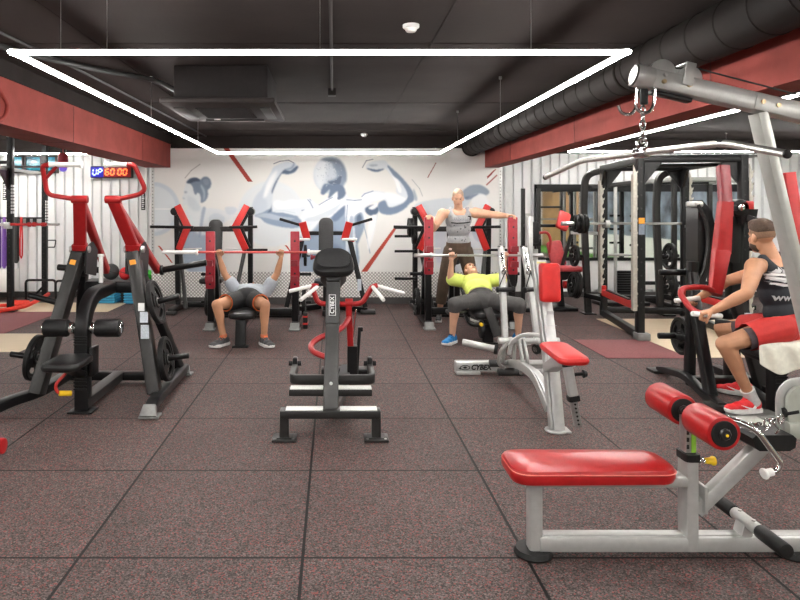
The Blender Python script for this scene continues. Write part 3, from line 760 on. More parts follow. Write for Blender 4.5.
# ================================================================== MACHINES
# ---------- left: plate loaded pulldown
def pulldown_machine():
    X0 = -1.92
    T = Thing('pulldown_machine', 'black plate loaded pulldown machine with two red lever arms and white handles', 'gym machine', (X0, 5.6, 0))
    # base
    rf, rb = V((-1.38, 5.0, .05)), V((-1.41, 6.25, .05))
    T.part('base_rail', MB().bar([(-1.38, 4.98, .04), (-1.38, 5.08, .085), (-1.385, 5.3, .085), (-1.41, 6.25, .07)], .09, .07, fil=.04), BLACK)
    T.part('base_rail', MB().bar([(-2.6, 4.93, .04), (-2.52, 5.1, .075), (-2.38, 5.36, .085), (-2.37, 5.9, .085), (-2.37, 6.25, .07)], .09, .07, fil=.1), BLACK)
    T.part('cross_rail', MB().bar([(-2.37, 5.95, .07), (-1.4, 5.95, .07)], .09, .07, hint=(0, 1, 0)), BLACK)
    T.part('spine_rail', MB().bar([(-1.93, 5.08, .07), (-1.93, 5.95, .07)], .1, .075), CHAR)
    for x, y in ((-1.38, 4.98), (-1.41, 6.26), (-2.61, 4.95), (-2.37, 6.26)):
        T.part('foot', MB().bx(x-.075, x+.075, y-.06, y+.06, .001, .018, .005).taper((x, y-.06, .02), (x, y+.0, .085), .13, .03, .095, .05), mat('grey_foot_cap', (.20, .205, .2), .4, .2))
    # A-frame uprights
    for s, xb, xt in ((-1, -2.37, -2.15), (1, -1.43, -1.69)):
        f = T.part('upright', MB().bar([(xb, 5.3, .09), (xt, 5.6, 1.19)], .1, .13, b=.012), CHAR)
        T.part('label_sticker', MB().bar([(xt+(xb-xt)*.1-.002, 5.508, 1.10), (xt+(xb-xt)*.06-.002, 5.52, 1.14)], .05, .002), ORG, f, 'orange warning sticker')
        T.part('rear_strut', MB().bar([(xb - .0*s, 6.15, .09), (xt + s*.02, 5.75, 1.0)], .07, .1, b=.012), BLACK)
        gp = [(-.11, -.16), (.13, -.2), (.17, .02), (.06, .1), (-.1, .06)]
        T.part('gusset_plate', MB().prism(gp, (xt + s*.05, 5.67, 1.18), (0, 1, 0), (0, 0, 1), .014*1).prism(gp, (xt - s*.06, 5.67, 1.18), (0, 1, 0), (0, 0, 1), .014), BLACK)
        T.part('pivot', MB().cyl((xt-.085, 5.62, 1.22), (xt+.085, 5.62, 1.22), .03, n=18, bev=.005), STEEL)
    st = MB().bar([(-1.4535, 5.318, .62), (-1.498, 5.365, .78)], .06, .002)
    T.part('instruction_sticker', MB().bx(-1.55, -1.485, 5.325, 5.331, .52, .63).bx(-1.565, -1.50, 5.355, 5.361, .645, .73), PAPER)
    T.part('warning_sticker', MB().bx(-1.585, -1.535, 5.372, 5.378, .735, .80), WHITE)
    T.part('cross_member', MB().bar([(-2.16, 5.78, .885), (-1.66, 5.78, .885)], .09, .10, hint=(0, 1, 0)), BLACK)
    # gooseneck seat column
    col = T.part('seat_column', MB().bar([(-1.935, 5.12, .02), (-1.935, 5.12, .72), (-1.935, 5.30, .875), (-1.935, 5.78, .885)], .105, .10, fil=.18, fn=8, b=.012), BLACK)
    T.part('column_foot', MB().bx(-2.03, -1.84, 5.04, 5.2, .001, .016, .005), BLACK)
    mb = MB()
    for i in range(6): mb.bx(-1.985, -1.885, 5.055, 5.066, .18 + i*.026, .192 + i*.026, .002)
    for i in range(4): mb.bx(-1.985, -1.885, 5.055, 5.066, .52 + i*.02, .53 + i*.02, .002)
    T.part('adjuster_ribs', mb, RUBBER, col)
    T.part('side_bracket', MB().bx(-1.87, -1.84, 5.06, 5.2, .28, .5, .006), BLACK, col)
    T.part('seat', MB().pad((-1.95, 4.86, .435), (.27, .40, .06), None, .022, .008, .07), BVINYL)
    T.part('seat_support', MB().taper((-1.935, 5.07, .3), (-1.95, 4.85, .39), .08, .05, .1, .03), BLACK)
    T.part('release_lever', MB().tube([(-1.97, 4.95, .37), (-2.06, 4.9, .26), (-2.04, 4.9, .2), (-1.96, 4.95, .185)], .012, 8, .03), BRIGHT, None, 'red release lever')
    T.part('lever_grip', MB().cyl((-2.03, 4.9, .2), (-1.955, 4.95, .187), .02, n=12, bev=.005), YEL, None, 'yellow lever grip')
    T.part('roller_axle', MB().cyl((-2.23, 5.12, .643), (-1.64, 5.12, .643), .018, n=12).cyl((-2.04, 5.12, .643), (-2.0, 5.12, .643), .045, n=18, bev=.006).cyl((-1.87, 5.12, .643), (-1.835, 5.12, .643), .045, n=18, bev=.006), CHROME)
    for x0, x1 in ((-2.23, -2.045), (-1.835, -1.645)):
        r = T.part('thigh_roller', MB().cyl((x0, 5.12, .643), (x1, 5.12, .643), .068, n=26, bev=.014), FOAM)
        xe = x0 if x0 < -2 else x1; sg = -1 if x0 < -2 else 1
        T.part('end_cap', MB().cyl((xe, 5.12, .643), (xe + sg*.012, 5.12, .643), .045, n=20, bev=.004), CHROME, r)
    T.part('stop_post', MB().cyl((-2.0, 5.7, .93), (-2.0, 5.7, 1.15), .019, n=16, bev=.004).cyl((-2.0, 5.7, 1.15), (-2.0, 5.7, 1.175), .028, n=16, bev=.006), GRIP, None, 'white stop post')
    # lever arms
    for s, xp, xt in ((-1, -2.14, -2.06), (1, -1.69, -1.79)):
        top, bot, back = V((xt+.012, 5.35, 1.638)), V((xp, 5.6, 1.235)), V((xp + s*.02, 6.3, .98))
        arm = T.part('lever_arm', MB().taper(bot, top, .10, .05, .10, .05, b=.01), RED)
        T.part('arm_collar', MB().taper(bot - V((0, 0, .015)), bot + V((0, -.015, .03)), .12, .075, .12, .075, b=.012), RED, arm)
        T.part('arm_head', MB().cyl(top + V((-.065, 0, .0)), top + V((.065, 0, .0)), .032, n=18, bev=.006), RED, arm)
        T.part('counter_arm', MB().bar([top + V((0, .04, -.03)), back], .06, .075, b=.012), RED)
        ho = s*.22
        hx = xt + ho
        hp = [top + V((s*.03, 0, .0)), V((xt + s*.29, 5.28, 1.71)), V((xt + s*.31, 5.2, 1.87)), V((xt + s*.235, 5.2, 1.925)), V((xt + s*.22, 5.2, 1.925))]
        if s < 0: hp = [top + V((-.03, 0, 0)), V((xt-.22, 5.28, 1.675)), V((xt-.225, 5.2, 1.90)), V((xt-.17, 5.2, 1.908))]
        else: hp = [top + V((.03, 0, 0)), V((xt+.24, 5.28, 1.675)), V((xt+.30, 5.25, 1.715)), V((xt+.225, 5.2, 1.908)), V((xt+.17, 5.2, 1.908))]
        T.part('handle_tube', MB().tube(hp, .019, 10, .05), RED)
        e = hp[-1]
        if s < 0: T.part('hand_grip', MB().cyl(e, e + V((.25, 0, 0)), .019, n=14, bev=.003).cyl(e + V((.24, 0, 0)), e + V((.26, 0, 0)), .026, n=14, bev=.003), GRIP, None, 'white hand grip'); T.part('handle_brace', MB().tube([(xt-.215, 5.24, 1.80), (xt-.11, 5.2, 1.898)], .014, 8), RED)
        else: T.part('hand_grip', MB().cyl(e, e + V((-.165, 0, 0)), .019, n=14, bev=.003).cyl(e + V((-.155, 0, 0)), e + V((-.175, 0, 0)), .026, n=14, bev=.003), GRIP, None, 'white hand grip')
        peg(T, back + V((s*.02, 0, 0)), back + V((s*.46, 0, .075 if s > 0 else .03)), .03)
    # storage pegs and the plates on them
    peg(T, (-1.55, 5.5, .77), (-1.28, 5.5, .84)); peg(T, (-1.46, 5.5, .31), (-1.20, 5.5, .35))
    peg(T, (-2.27, 5.5, .78), (-2.53, 5.5, .85)); peg(T, (-2.4, 5.5, .32), (-2.68, 5.5, .36))
    weight_plate((-1.475, 5.5, .790), (.27, 0, .07), .185, 'upper black weight plate on the right side of the red armed pulldown machine', 'plates on the pulldown machine')
    weight_plate((-1.39, 5.5, .321), (.27, 0, .04), .185, 'lower black weight plate on the right side of the red armed pulldown machine', 'plates on the pulldown machine')
    weight_plate((-2.475, 5.5, .331), (-.28, 0, .04), .19, 'black weight plate on the left side of the red armed pulldown machine', 'plates on the pulldown machine')
pulldown_machine()

# ---------- centre: chest supported row
def row_machine():
    X0 = -.02
    T = Thing('row_machine', 'dark grey chest supported row machine with red lever handles in the centre', 'gym machine', (X0, 5.2, 0))
    y = 4.5
    for x in (-.335, .285):
        T.part('foot', MB().box((x, y, .009), (.165, .15, .018), None, .006).box((x, y, .012), (.12, .1, .02)), CHAR)
        T.part('stand_leg', MB().bar([(x, y, .015), (x, y, .17)], .062, .07), CHAR)
    mb = MB()
    for x in (-.335, .285):
        for sx in (-.06, .06): mb.cyl((x+sx, y-.05, .018), (x+sx, y-.05, .022), .009, n=8)
    T.part('floor_bolts', mb, STEEL)
    T.part('front_step', MB().bx(-.365, .315, y-.05, y+.05, .15, .205, .008), CHAR)
    for x0, x1 in ((-.325, -.075), (.04, .29)):
        T.part('step_tread', MB().bx(x0, x1, y-.045, y+.045, .204, .212, .002), KNURL)
    T.part('rear_step', MB().bx(-.325, .275, 4.76, 4.86, .215, .265, .008), CHAR)
    for x0, x1 in ((-.315, -.08), (.03, .27)):
        T.part('step_tread', MB().bx(x0, x1, 4.765, 4.855, .264, .272, .002), KNURL)
    T.part('foot_frame', MB().bar([(-.31, 5.32, .30), (-.315, 4.95, .29), (.29, 4.95, .29), (.285, 5.32, .30)], .07, .045, hint=(0, 0, 1), fil=.07), CHAR)
    for x in (-.31, .285):
        T.part('pivot_ear', MB().cyl((x-.05, 5.3, .33), (x+.05, 5.3, .33), .02, n=14).bx(x-.02, x+.02, 5.26, 5.34, .27, .38, .012), BLACK)
    up = T.part('main_upright', MB().bar([(-.022, 4.535, .17), (-.018, 4.72, .42), (-.012, 4.95, .72), (-.003, 5.1, 1.03)], .102, .09, fil=.12, b=.014), CHAR)
    T.part('upper_sleeve', MB().bar([(-.013, 4.925, .70), (-.003, 5.1, 1.03)], .107, .098, b=.012), BLACK, up)
    for bp_ in ((-.022, 4.527, .205), (-.021, 4.615, .345)):
        mb = MB(); bolt(mb, bp_, (0, -1, .55), .012); T.part('cap_bolt', mb, STEEL, up)
    n = V((0, -(1.03-.70), .175)).normalized(); u = V((0, .175, .33)).normalized()
    o = V((-.012, 4.985, .82)) + n*.058
    T.adopt('maker_lettering', text_mesh('CYBEX', .045, o, u, -V((1, 0, 0)), width=.13), WHITE, up, 'white upright lettering reading CYBEX')
    T.part('lettering_outline', MB().sweep([o + u*a + V((b, 0, 0)) for a, b in ((-.08, -.024), (.08, -.024), (.08, .024), (-.08, .024))], rrect(.004, .003, .001), None, None, True), WHITE, up)
    rot = Matrix.Rotation(R(38), 3, 'X')
    T.part('chest_pad', MB().pad((-.004, 5.13, 1.145), (.345, .28, .07), rot, .028, .012, .1, .22), BVINYL)
    T.part('pad_face', MB().pad((-.004, 5.13-.6*.052, 1.145+.78*.052), (.27, .215, .016), rot, .004, .006, .085, .22), VINYLT)
    T.part('pad_bracket', MB().taper((-.005, 5.06, .98), (-.005, 5.14, 1.05), .09, .1, .2, .16), BLACK)
    T.part('spine_rail', MB().bar([(-.02, 4.75, .1), (.05, 5.4, .07), (.12, 6.3, .05)], .1, .08), CHAR)
    T.part('rear_foot', MB().bx(-.12, .38, 6.22, 6.36, .001, .06, .01), BLACK)
    # lever
    T.part('lever_socket', MB().bar([(.165, 6.0, .06), (.165, 6.0, .33)], .09, .1), BLACK)
    T.part('lever_mast', MB().bar([(.15, 6.0, .3), (.13, 5.95, .72)], .055, .07, b=.01), RED)
    T.part('lever_bar', MB().tube([(-.14, 5.93, .87), (-.2, 5.93, .88), (-.145, 5.94, .72), (-.05, 5.94, .71), (.25, 5.94, .715), (.34, 5.93, .87), (.39, 5.93, .88)], .024, 10, .05), RED)
    T.part('lever_joint', MB().cyl((.1, 5.95, .72), (.17, 5.95, .72), .04, n=16, bev=.006), RED)
    for pts in (((-.18, 5.93, .88), (-.40, 5.9, .83)), ((-.15, 5.9, .87), (-.285, 5.62, .79)), ((.37, 5.93, .88), (.625, 5.9, .81)), ((.345, 5.9, .87), (.42, 5.62, .79))):
        T.part('hand_grip', MB().cyl(*pts, .017, n=12, bev=.004), GRIP, None, 'white hand grip')
    yk = fillet([(.14, 5.96, .60), (.08, 5.8, .52), (-.14, 5.6, .47), (-.2, 5.5, .43), (-.17, 5.38, .40), (-.04, 5.3, .37)], .12, 6)
    T.part('bumper_loop', MB().tube(yk, .024, 10), RED)
    T.part('stop_blade', MB().bar([(.205, 6.05, .05), (.235, 6.1, .46)], .03, .06).bx(.22, .265, 6.07, 6.12, .44, .48, .006), BLACK)
    T.part('damper_rod', MB().cyl((.17, 6.02, .4), (.2, 5.97, .66), .009, n=8), CHROME)
row_machine()

# ---------- far wall: lever press machines
def lever_press(ox, oy, label, group, flip=1, plates=False):
    T = Thing('lever_press_machine', label, 'gym machine', (ox, oy, 0), 0, group, world=False)
    for s in (-1, 1):
        T.part('upright', MB().bar([(s*.56, .12, .03), (s*.57, .06, 1.6)], .075, .09, b=.01), BLACK)
        T.part('foot_rail', MB().bx(s*.56-.05, s*.56+.05, -.35, .5, .02, .09, .01), CHAR)
        T.part('foot', MB().bx(s*.56-.08, s*.56+.08, -.42, -.28, .001, .05, .01), CHAR)
        T.part('chevron_arm', MB().bar([(s*.53, -.06, 1.62), (s*.36, -.12, 1.30), (s*.51, -.06, .95)], .055, .1, hint=(0, 1, 0), b=.008), BRIGHT)
        T.part('arm_backing', MB().bar([(s*.565, -.02, 1.58), (s*.42, -.07, 1.30), (s*.545, -.02, .99)], .03, .08, hint=(0, 1, 0), b=.006), BLACK)
        T.part('pivot_boss', MB().cyl((s*.58, -.08, 1.53), (s*.58, .1, 1.53), .06, n=20, bev=.01), BLACK)
        T.part('press_handle', MB().cyl((s*.27, -.14, 1.29), (s*.70 if s > 0 else -.92, -.16, 1.30), .022, n=12, bev=.004), BLACK)
        T.part('link_rod', MB().cyl((s*.52, 0, .95), (s*.18, .03, .96), .012, n=8), GRIP)
        T.part('brace', MB().bar([(s*.5, -.02, .98), (s*.35, -.3, .08)], .055, .06), CHAR)
    T.part('cross_tube', MB().bar([(-.54, .06, 1.26), (.54, .06, 1.26)], .07, .08, hint=(0, 1, 0)), CHAR)
    T.part('base_cross', MB().bar([(-.54, .3, .06), (.54, .3, .06)], .08, .08, hint=(0, 1, 0)), BLACK)
    T.part('centre_post', MB().bar([(.03, .3, .06), (.03, .12, 1.2)], .08, .1), BLACK)
    T.part('back_pad', MB().pad((.03, .03, 1.06), (.215, .7, .08), Matrix.Rotation(R(80), 3, 'X'), .03, .012, .08), VINYLT)
    T.part('seat', MB().pad((.03, -.25, .5), (.34, .4, .08), None, .03, .01, .08), BVINYL)
    T.part('seat_post', MB().bar([(.03, -.2, .05), (.03, -.2, .47)], .08, .1), BLACK)
    pegs = [(flip, .51, .94)] if not plates else [(-1, .56, 1.28), (-1, .56, 1.15), (-1, .56, .92), (-1, .56, .5), (1, .51, .94)]
    for s, x, z in pegs:
        peg(T, (s*x, .0, z), (s*(x + .33), .0, z), .02)
    return T
P5 = (ax(213, 10.2), 10.2); P7 = (ax(452.5, 10.2), 10.2)
lever_press(*P5, 'lever press machine with red chevron arms at the left end of the mural', 'red chevron armed press machines')
lever_press(*P7, 'lever press machine with red chevron arms behind the standing man', 'red chevron armed press machines', 1, True)
for i, (dx, z, r, lab) in enumerate(((-.62, 1.28, .15, 'inner black plate of the top left peg on the press machine behind the standing man'),
                                      (-.665, 1.28, .15, 'outer black plate of the top left peg on the press machine behind the standing man'),
                                      (-.60, 1.15, .12, 'small black plate on the second left peg of the press machine behind the standing man'))):
    weight_plate((P7[0]+dx, P7[1], z), (1, 0, 0), r, lab, 'plates on the press machine behind the standing man')

def shoulder_press():
    ox, oy = ax(326, 10.0), 10.0
    T = Thing('shoulder_press_machine', 'black shoulder press machine with red arm brackets behind the chest supported row machine', 'gym machine', (ox, oy, 0), 0, None, world=False)
    T.part('back_pad', MB().pad((0, 0, 1.1), (.22, .68, .085), Matrix.Rotation(R(82), 3, 'X'), .03, .012, .09), VINYLT)
    T.part('back_post', MB().bar([(0, .35, .05), (0, .1, 1.35)], .09, .1), BLACK)
    T.part('cross_bar', MB().bar([(-.33, .1, 1.2), (.33, .1, 1.2)], .06, .06, hint=(0, 1, 0)), BLACK)
    for s in (-1, 1):
        T.part('arm_bracket', MB().bar([(s*.35, -.1, 1.37), (s*.28, -.06, 1.11)], .06, .11, hint=(0, 1, 0), b=.008).bar([(s*.28, -.08, 1.12), (s*.42, -.12, 1.09)], .05, .03, hint=(0, 1, 0)), BRIGHT)
        T.part('weight_horn', MB().cyl((s*.33, -.02, 1.31), (s*.69, -.1, 1.42), .022, n=12, bev=.004), BLACK)
        T.part('hand_grip', MB().cyl((s*.24, -.15, 1.115), (s*.46, -.2, 1.12), .02, n=12, bev=.004), GRIP, None, 'white hand grip')
        T.part('strut', MB().bar([(s*.36, 0, 1.1), (s*.59, -.05, .1)], .075, .075, b=.01), BLACK)
        T.part('label_sticker', MB().bx(s*.50-.03, s*.50+.03, -.075, -.07, .34, .52), PAPER)
        T.part('foot', MB().bx(s*.62-.1, s*.62+.12, -.15, .05, .001, .06, .015), CHAR)
        T.part('base_rail', MB().bar([(s*.6, -.05, .05), (s*.1, .4, .05)], .08, .07, hint=(0, 0, 1)), BLACK)
        T.part('lower_peg', MB().cyl((s*.1, .05, .84), (s*.22, .03, .84), .025, n=12).cyl((s*.2, .03, .84), (s*.235, .03, .84), .04, n=14), CRIM if s < 0 else BLACK)
    T.part('seat', MB().pad((0, -.3, .5), (.34, .4, .08), None, .03, .01, .08), BVINYL)
    T.part('seat_post', MB().bar([(0, -.25, .05), (0, -.25, .47)], .08, .1), BLACK)
    T.part('base_spine', MB().bx(-.05, .05, -.4, .5, .02, .09, .01), BLACK)
    peg(T, (-.36, -.02, .87), (-.24, -.02, .87), .02)
    weight_plate((ox-.31, oy-.02, .87), (1, 0, 0), .16, 'black weight plate on the left strut of the shoulder press machine', 'plates on the shoulder press machine')
shoulder_press()

# ---------- bench press stations
def bench_station(ox, oy, H, zr, incline, label, group):
    T = Thing('bench_press_station', label, 'bench press', (ox, oy, 0), 0, group, world=False)
    for s in (-1, 1):
        x = s*.55
        T.part('upright', MB().bx(x-.042, x+.042, .03, .13, .05, H-.03, .008), BLACK)
        rk = T.part('rack_face', MB().bx(x-.058, x+.058, -.015, .06, zr, H, .01), CRIM, None, 'crimson upright face')
        for i, z in enumerate((zr+.10, zr+.30)):
            hk = MB().prism([(0, 0), (-.1, .0), (-.1, .075), (-.075, .075), (-.06, .04), (-.03, .03), (0, .085)], (x-.045, -.01, z), (0, 1, 0), (0, 0, 1), .09)
            T.part('bar_hook', hk, mat('dark_crimson_hook', (.24, .014, .024), .4), rk)
        ho = MB()
        z = zr + .06
        while z < H - .03: ho.cyl((x, -.0175, z), (x, -.013, z), .013, n=10); z += .14
        T.part('pin_holes', ho, INK, rk)
        T.part('foot', MB().bx(x-.075, x+.075, -.13, .02, .001, .025, .006).taper((x, -.1, .012), (x, .0, .06), .12, .02, .12, .07), SAGE if False else mat('grey_foot_cap', (.28, .29, .28), .45, .2), None, 'grey foot cap')
        T.part('base_rail', MB().bx(x-.045, x+.045, .0, .95, .02, .1, .01), BLACK)
        T.part('rear_post', MB().bar([(x, .6, .08), (x, .45, .75), (x, .12, .95)], .06, .08, fil=.1), BLACK)
        peg(T, (x + s*.02, .42, .3), (x + s*.2, .42, .3), .022); peg(T, (x + s*.02, .42, .68), (x + s*.2, .42, .68), .022)
    T.part('cross_beam', MB().bar([(-.52, .09, .22), (.52, .09, .22)], .07, .09, hint=(0, 1, 0)), BLACK)
    T.part('rear_beam', MB().bar([(-.52, .85, .06), (.52, .85, .06)], .07, .08, hint=(0, 1, 0)), BLACK)
    T.part('spine', MB().bar([(0, -1.0, .26), (0, -.3, .26), (0, .1, .22)], .08, .08), BLACK)
    if not incline:
        T.part('bench_pad', MB().pad((0, -.45, .345), (.3, 1.3, .075), None, .025, .008, .07), BVINYL)
        T.part('front_leg', MB().bar([(0, -1.06, .30), (0, -1.1, .02)], .12, .1, b=.014).bx(-.09, .09, -1.16, -1.04, .001, .02, .006), BLACK)
    else:
        T.part('seat_pad', MB().pad((0, -.75, .33), (.3, .5, .075), Matrix.Rotation(R(4), 3, 'X'), .025, .008, .07), BVINYL)
        T.part('back_pad', MB().pad((0, -.16, .48), (.3, .82, .075), Matrix.Rotation(R(25), 3, 'X'), .025, .008, .07), BVINYL)
        T.part('back_strut', MB().bar([(0, -.1, .46), (0, .05, .2)], .07, .07), BLACK)
        T.part('side_step', MB().pad((-.3, -.6, .31), (.24, .3, .04), None, .012, .005, .05), BVINYL)
        T.part('front_leg', MB().bar([(0, -.95, .29), (-.0, -.93, .02)], .12, .12, b=.014).bx(-.1, .1, -1.02, -.86, .001, .02, .006), BLACK)
        T.part('seat_adjuster', MB().bar([(-.03, -1.06, .42), (-.02, -1.1, .38), (.07, -1.13, .12)], .1, .035, hint=(1, 0, .3), fil=.06), CHAR, None, 'grey seat adjusting lever')
        T.part('adjuster_wheel', MB().cyl((-.11, -1.0, .17), (-.06, -1.0, .17), .1, n=24, bev=.015), RUBBER)
        T.part('adjuster_knob', MB().cyl((-.1, -1.02, .24), (-.1, -1.09, .24), .02, n=12, bev=.005), YEL, None, 'yellow knob')
        T.part('side_tube', MB().tube([(-.25, -.85, .33), (-.22, -1.0, .22), (.1, -1.0, .22), (.16, -.8, .3)], .02, 8, .08), BLACK)
    return T
SL = (ax(252.5, 8.62), 8.62); SR = (ax(471, 8.68), 8.68)
bench_station(*SL, 1.275, .53, False, 'flat bench press station with crimson uprights under the man in black shorts', 'crimson bench press stations')
bench_station(*SR, 1.46, .71, True, 'incline bench press station with crimson uprights under the man in the yellow shirt', 'crimson bench press stations')
for i, (s_, sx, z, r, lab) in enumerate((
        (SL, -1, .3, .19, 'black weight plate on the left side of the flat bench press station'),
        (SL, 1, .3, .18, 'black weight plate on the right side of the flat bench press station'),
        (SR, -1, .3, .185, 'black weight plate low on the left side of the incline bench press station'),
        (SR, 1, .68, .2, 'black weight plate on the right side of the incline bench press station'))):
    weight_plate((s_[0] + sx*(.55+.10), s_[1] + .42, z), (sx, 0, 0), r, lab, 'plates on the bench press stations', .05)
T = Thing('hex_bumper', 'black bumper weight with red stripes beside the right upright of the flat bench', 'bumper weight', (ax(305.5, 8.75), 8.75, 0), 0, None, False)
T.part('body', MB().bx(-.03, .03, -.09, .09, .001, .21, .012), RUBBER)
T.part('stripe', MB().bx(-.032, .032, -.092, .092, .055, .08).bx(-.032, .032, -.092, .092, .15, .17), BRIGHT, None, 'red stripe')

def barbell(c, half, shaft, r, label, sleeve=.42, cols=(STEEL, STEEL), name='barbell'):
    T = Thing(name, label, 'barbell', c, 0, 'barbells', False)
    T.part('shaft', MB().cyl((-half+sleeve, 0, 0), (half-sleeve, 0, 0), r, n=12), cols[0])
    for s in (-1, 1):
        T.part('sleeve', MB().cyl((s*(half-sleeve), 0, 0), (s*half, 0, 0), r*1.7, n=14, bev=.004).cyl((s*(half-sleeve-.03), 0, 0), (s*(half-sleeve), 0, 0), r*2.6, n=16, bev=.004), cols[1])
    return T
BAR_L = V((ax(253, 8.4), 8.38, 1.02)); BAR_R = V((SR[0], 8.24, .99))
barbell(BAR_L, 1.14, None, .0145, 'long barbell with red shaft and white sleeves pushed up by the man in black shorts', cols=(mat('red_bar_shaft', (.62, .1, .09), .35, .3), GRIP))
barbell(BAR_R, .8, None, .014, 'short steel barbell pushed up by the man in the yellow shirt', .2)

# ---------- silver seated row
def cable_row():
    T = Thing('cable_row_machine', 'silver seated row machine with red seat, red chest pad and strap handles', 'gym machine', (1.56, 5.4, 0))
    S = SILVERW
    T.part('front_foot', MB().lathe([(0, 0), (.075, 0), (.08, .008), (.075, .016), (0, .016)], (1.56, 4.66, .001), (0, 0, 1), 24).bx(1.5, 1.65, 4.6, 4.72, .001, .016, .006), SILVER)
    m = T.part('mast', MB().bar([(1.575, 4.66, .01), (1.56, 4.78, .62), (1.545, 4.98, 1.17)], .082, .06, fil=.4, b=.014), S)
    T.part('mast_edge_tube', MB().bar([(1.522, 4.665, .02), (1.507, 4.8, .64), (1.492, 5.0, 1.165)], .016, .065, fil=.4, b=.008), SILVER)
    T.part('printed_label', MB().bx(1.54, 1.585, 4.79, 4.795, .80, .825).bx(1.535, 1.6, 4.77, 4.775, .72, .724), mat('faint_grey_print', (.45, .45, .45), .5), m)
    T.part('top_sticker', MB().bx(1.51, 1.58, 4.94, 4.945, 1.155, 1.168), mat('pale_yellow_sticker', (.7, .62, .25), .5), m, 'yellow sticker')
    rot = Matrix.Rotation(R(86), 3, 'X')
    T.part('chest_pad', MB().pad((1.555, 4.79, 1.03), (.14, .28, .09), rot, .02, .004, .025), RPAD)
    T.part('pad_bracket', MB().bar([(1.555, 4.86, 1.03), (1.555, 4.93, 1.03)], .08, .1, hint=(1, 0, 0)), SILVER)
    T.part('seat', MB().pad((1.52, 4.4, .605), (.2, .48, .052), Matrix.Rotation(R(2), 3, 'X'), .025, .008, .06), RPAD)
    T.part('seat_bracket', MB().bar([(1.545, 4.74, .43), (1.535, 4.52, .52), (1.535, 4.36, .56)], .1, .07, fil=.05), S)
    T.part('seat_post', MB().bar([(1.53, 4.37, .56), (1.575, 4.37, .32)], .06, .06, hint=(0, 1, 0), b=.015), S)
    T.part('post_collar', MB().bar([(1.571, 4.37, .335), (1.577, 4.37, .30)], .075, .075, hint=(0, 1, 0), b=.015).bar([(1.53, 4.37, .565), (1.535, 4.37, .53)], .08, .08, hint=(0, 1, 0), b=.015), RUBBER)
    ip = T.part('inner_post', MB().bar([(1.574, 4.37, .31), (1.605, 4.37, .135)], .04, .045, hint=(0, 1, 0), b=.006), STEEL)
    mb = MB()
    for i in range(6): mb.cyl((1.578 + i*.0048, 4.343, .28-i*.026), (1.578 + i*.0048, 4.3475, .28-i*.026), .007, n=8)
    T.part('pin_holes', mb, INK, ip)
    T.part('pin_knob', MB().cyl((1.57, 4.37, .47), (1.64, 4.37, .475), .012, n=10).cyl((1.635, 4.37, .475), (1.665, 4.37, .475), .028, .02, n=14, bev=.006), RUBBER)
    # curved spine back to the rear rail
    T.part('spine', MB().bar([(1.56, 4.74, .16), (1.55, 5.0, .3), (1.55, 5.5, .28), (1.58, 6.2, .1)], .062, .05, fil=.35, fn=8, b=.012), S)
    T.part('spine_edge', MB().bar([(1.512, 4.72, .14), (1.50, 5.0, .31), (1.50, 5.5, .29), (1.54, 6.2, .1)], .014, .07, fil=.35, fn=8, b=.006), SILVER)
    rr = T.part('rear_rail', MB().bx(1.15, 2.05, 6.26, 6.36, .03, .12, .01), S)
    T.part('rail_foot', MB().bx(1.155, 1.38, 6.24, 6.38, .001, .03, .008), S); T.part('rail_foot', MB().bx(1.85, 2.04, 6.24, 6.38, .001, .03, .008), S)
    T.adopt('maker_lettering', text_mesh('CYBEX', .066, (1.385, 6.258, .068), (1, 0, 0), (0, 0, 1), shear=.25, bold=.003, width=.2), INK, rr, 'black lettering reading CYBEX')
    eye = [V((1.235, 6.257, .068)) + V((.045*math.cos(t), 0, .02*math.sin(t))) for t in [2*math.pi*i/24 for i in range(24)]]
    T.part('logo_eye', MB().sweep(eye, rrect(.003, .007, .001), (0, 1, 0), None, True).prism([(-.02, .0), (-.008, .009), (.004, .011), (.016, .005), (.02, -.004), (.006, -.01), (-.01, -.009)], (1.235, 6.259, .068), (1, 0, 0), (0, 0, 1), .003).prism([(-.062, -.012), (-.035, -.02), (-.048, .0)], (1.235, 6.259, .068), (1, 0, 0), (0, 0, 1), .003), INK, rr, 'black eye shaped mark')
    for y, x0, z in ((6.08, 1.44, .150), (5.9, 1.475, .115)):
        T.part('foot_bar', MB().cyl((x0+.1, y, z), (2.0, y, z), .028, n=14), S)
        T.part('foot_grip', MB().cyl((x0-.02, y, z), (x0+.2, y, z), .034, n=16, bev=.008), DGRIP, None, 'dark ribbed foot grip')
    # rear columns, axle, cams
    ca = T.part('column', MB().bar([(1.45, 5.62, .42), (1.44, 5.68, .95), (1.46, 5.8, 1.23)], .05, .06, fil=.2, b=.012), S)
    cb = T.part('column', MB().bar([(1.72, 5.62, .45), (1.69, 5.66, .8), (1.655, 5.8, 1.23)], .05, .06, fil=.2, b=.012), S)
    T.part('column_cap', MB().bx(1.435, 1.485, 5.77, 5.83, 1.225, 1.24, .004), CHAR); T.part('column_cap', MB().bx(1.63, 1.68, 5.77, 5.83, 1.225, 1.24, .004), CHAR)
    T.part('axle_drum', MB().cyl((1.385, 5.6, .45), (1.9, 5.6, .45), .027, n=18, bev=.005).cyl((1.47, 5.6, .45), (1.5, 5.6, .45), .033, n=18, bev=.004).cyl((1.7, 5.6, .45), (1.73, 5.6, .45), .033, n=18, bev=.004), S)
    arc = [(1.45, 5.5, .36), (1.455, 5.47, .46), (1.52, 5.43, .525), (1.6, 5.4, .545), (1.7, 5.36, .53), (1.8, 5.32, .45), (1.84, 5.3, .34)]
    T.part('cam_arch', MB().bar(fillet(arc, .1), .022, .032, hint=(0, 1, 0), b=.008), S)
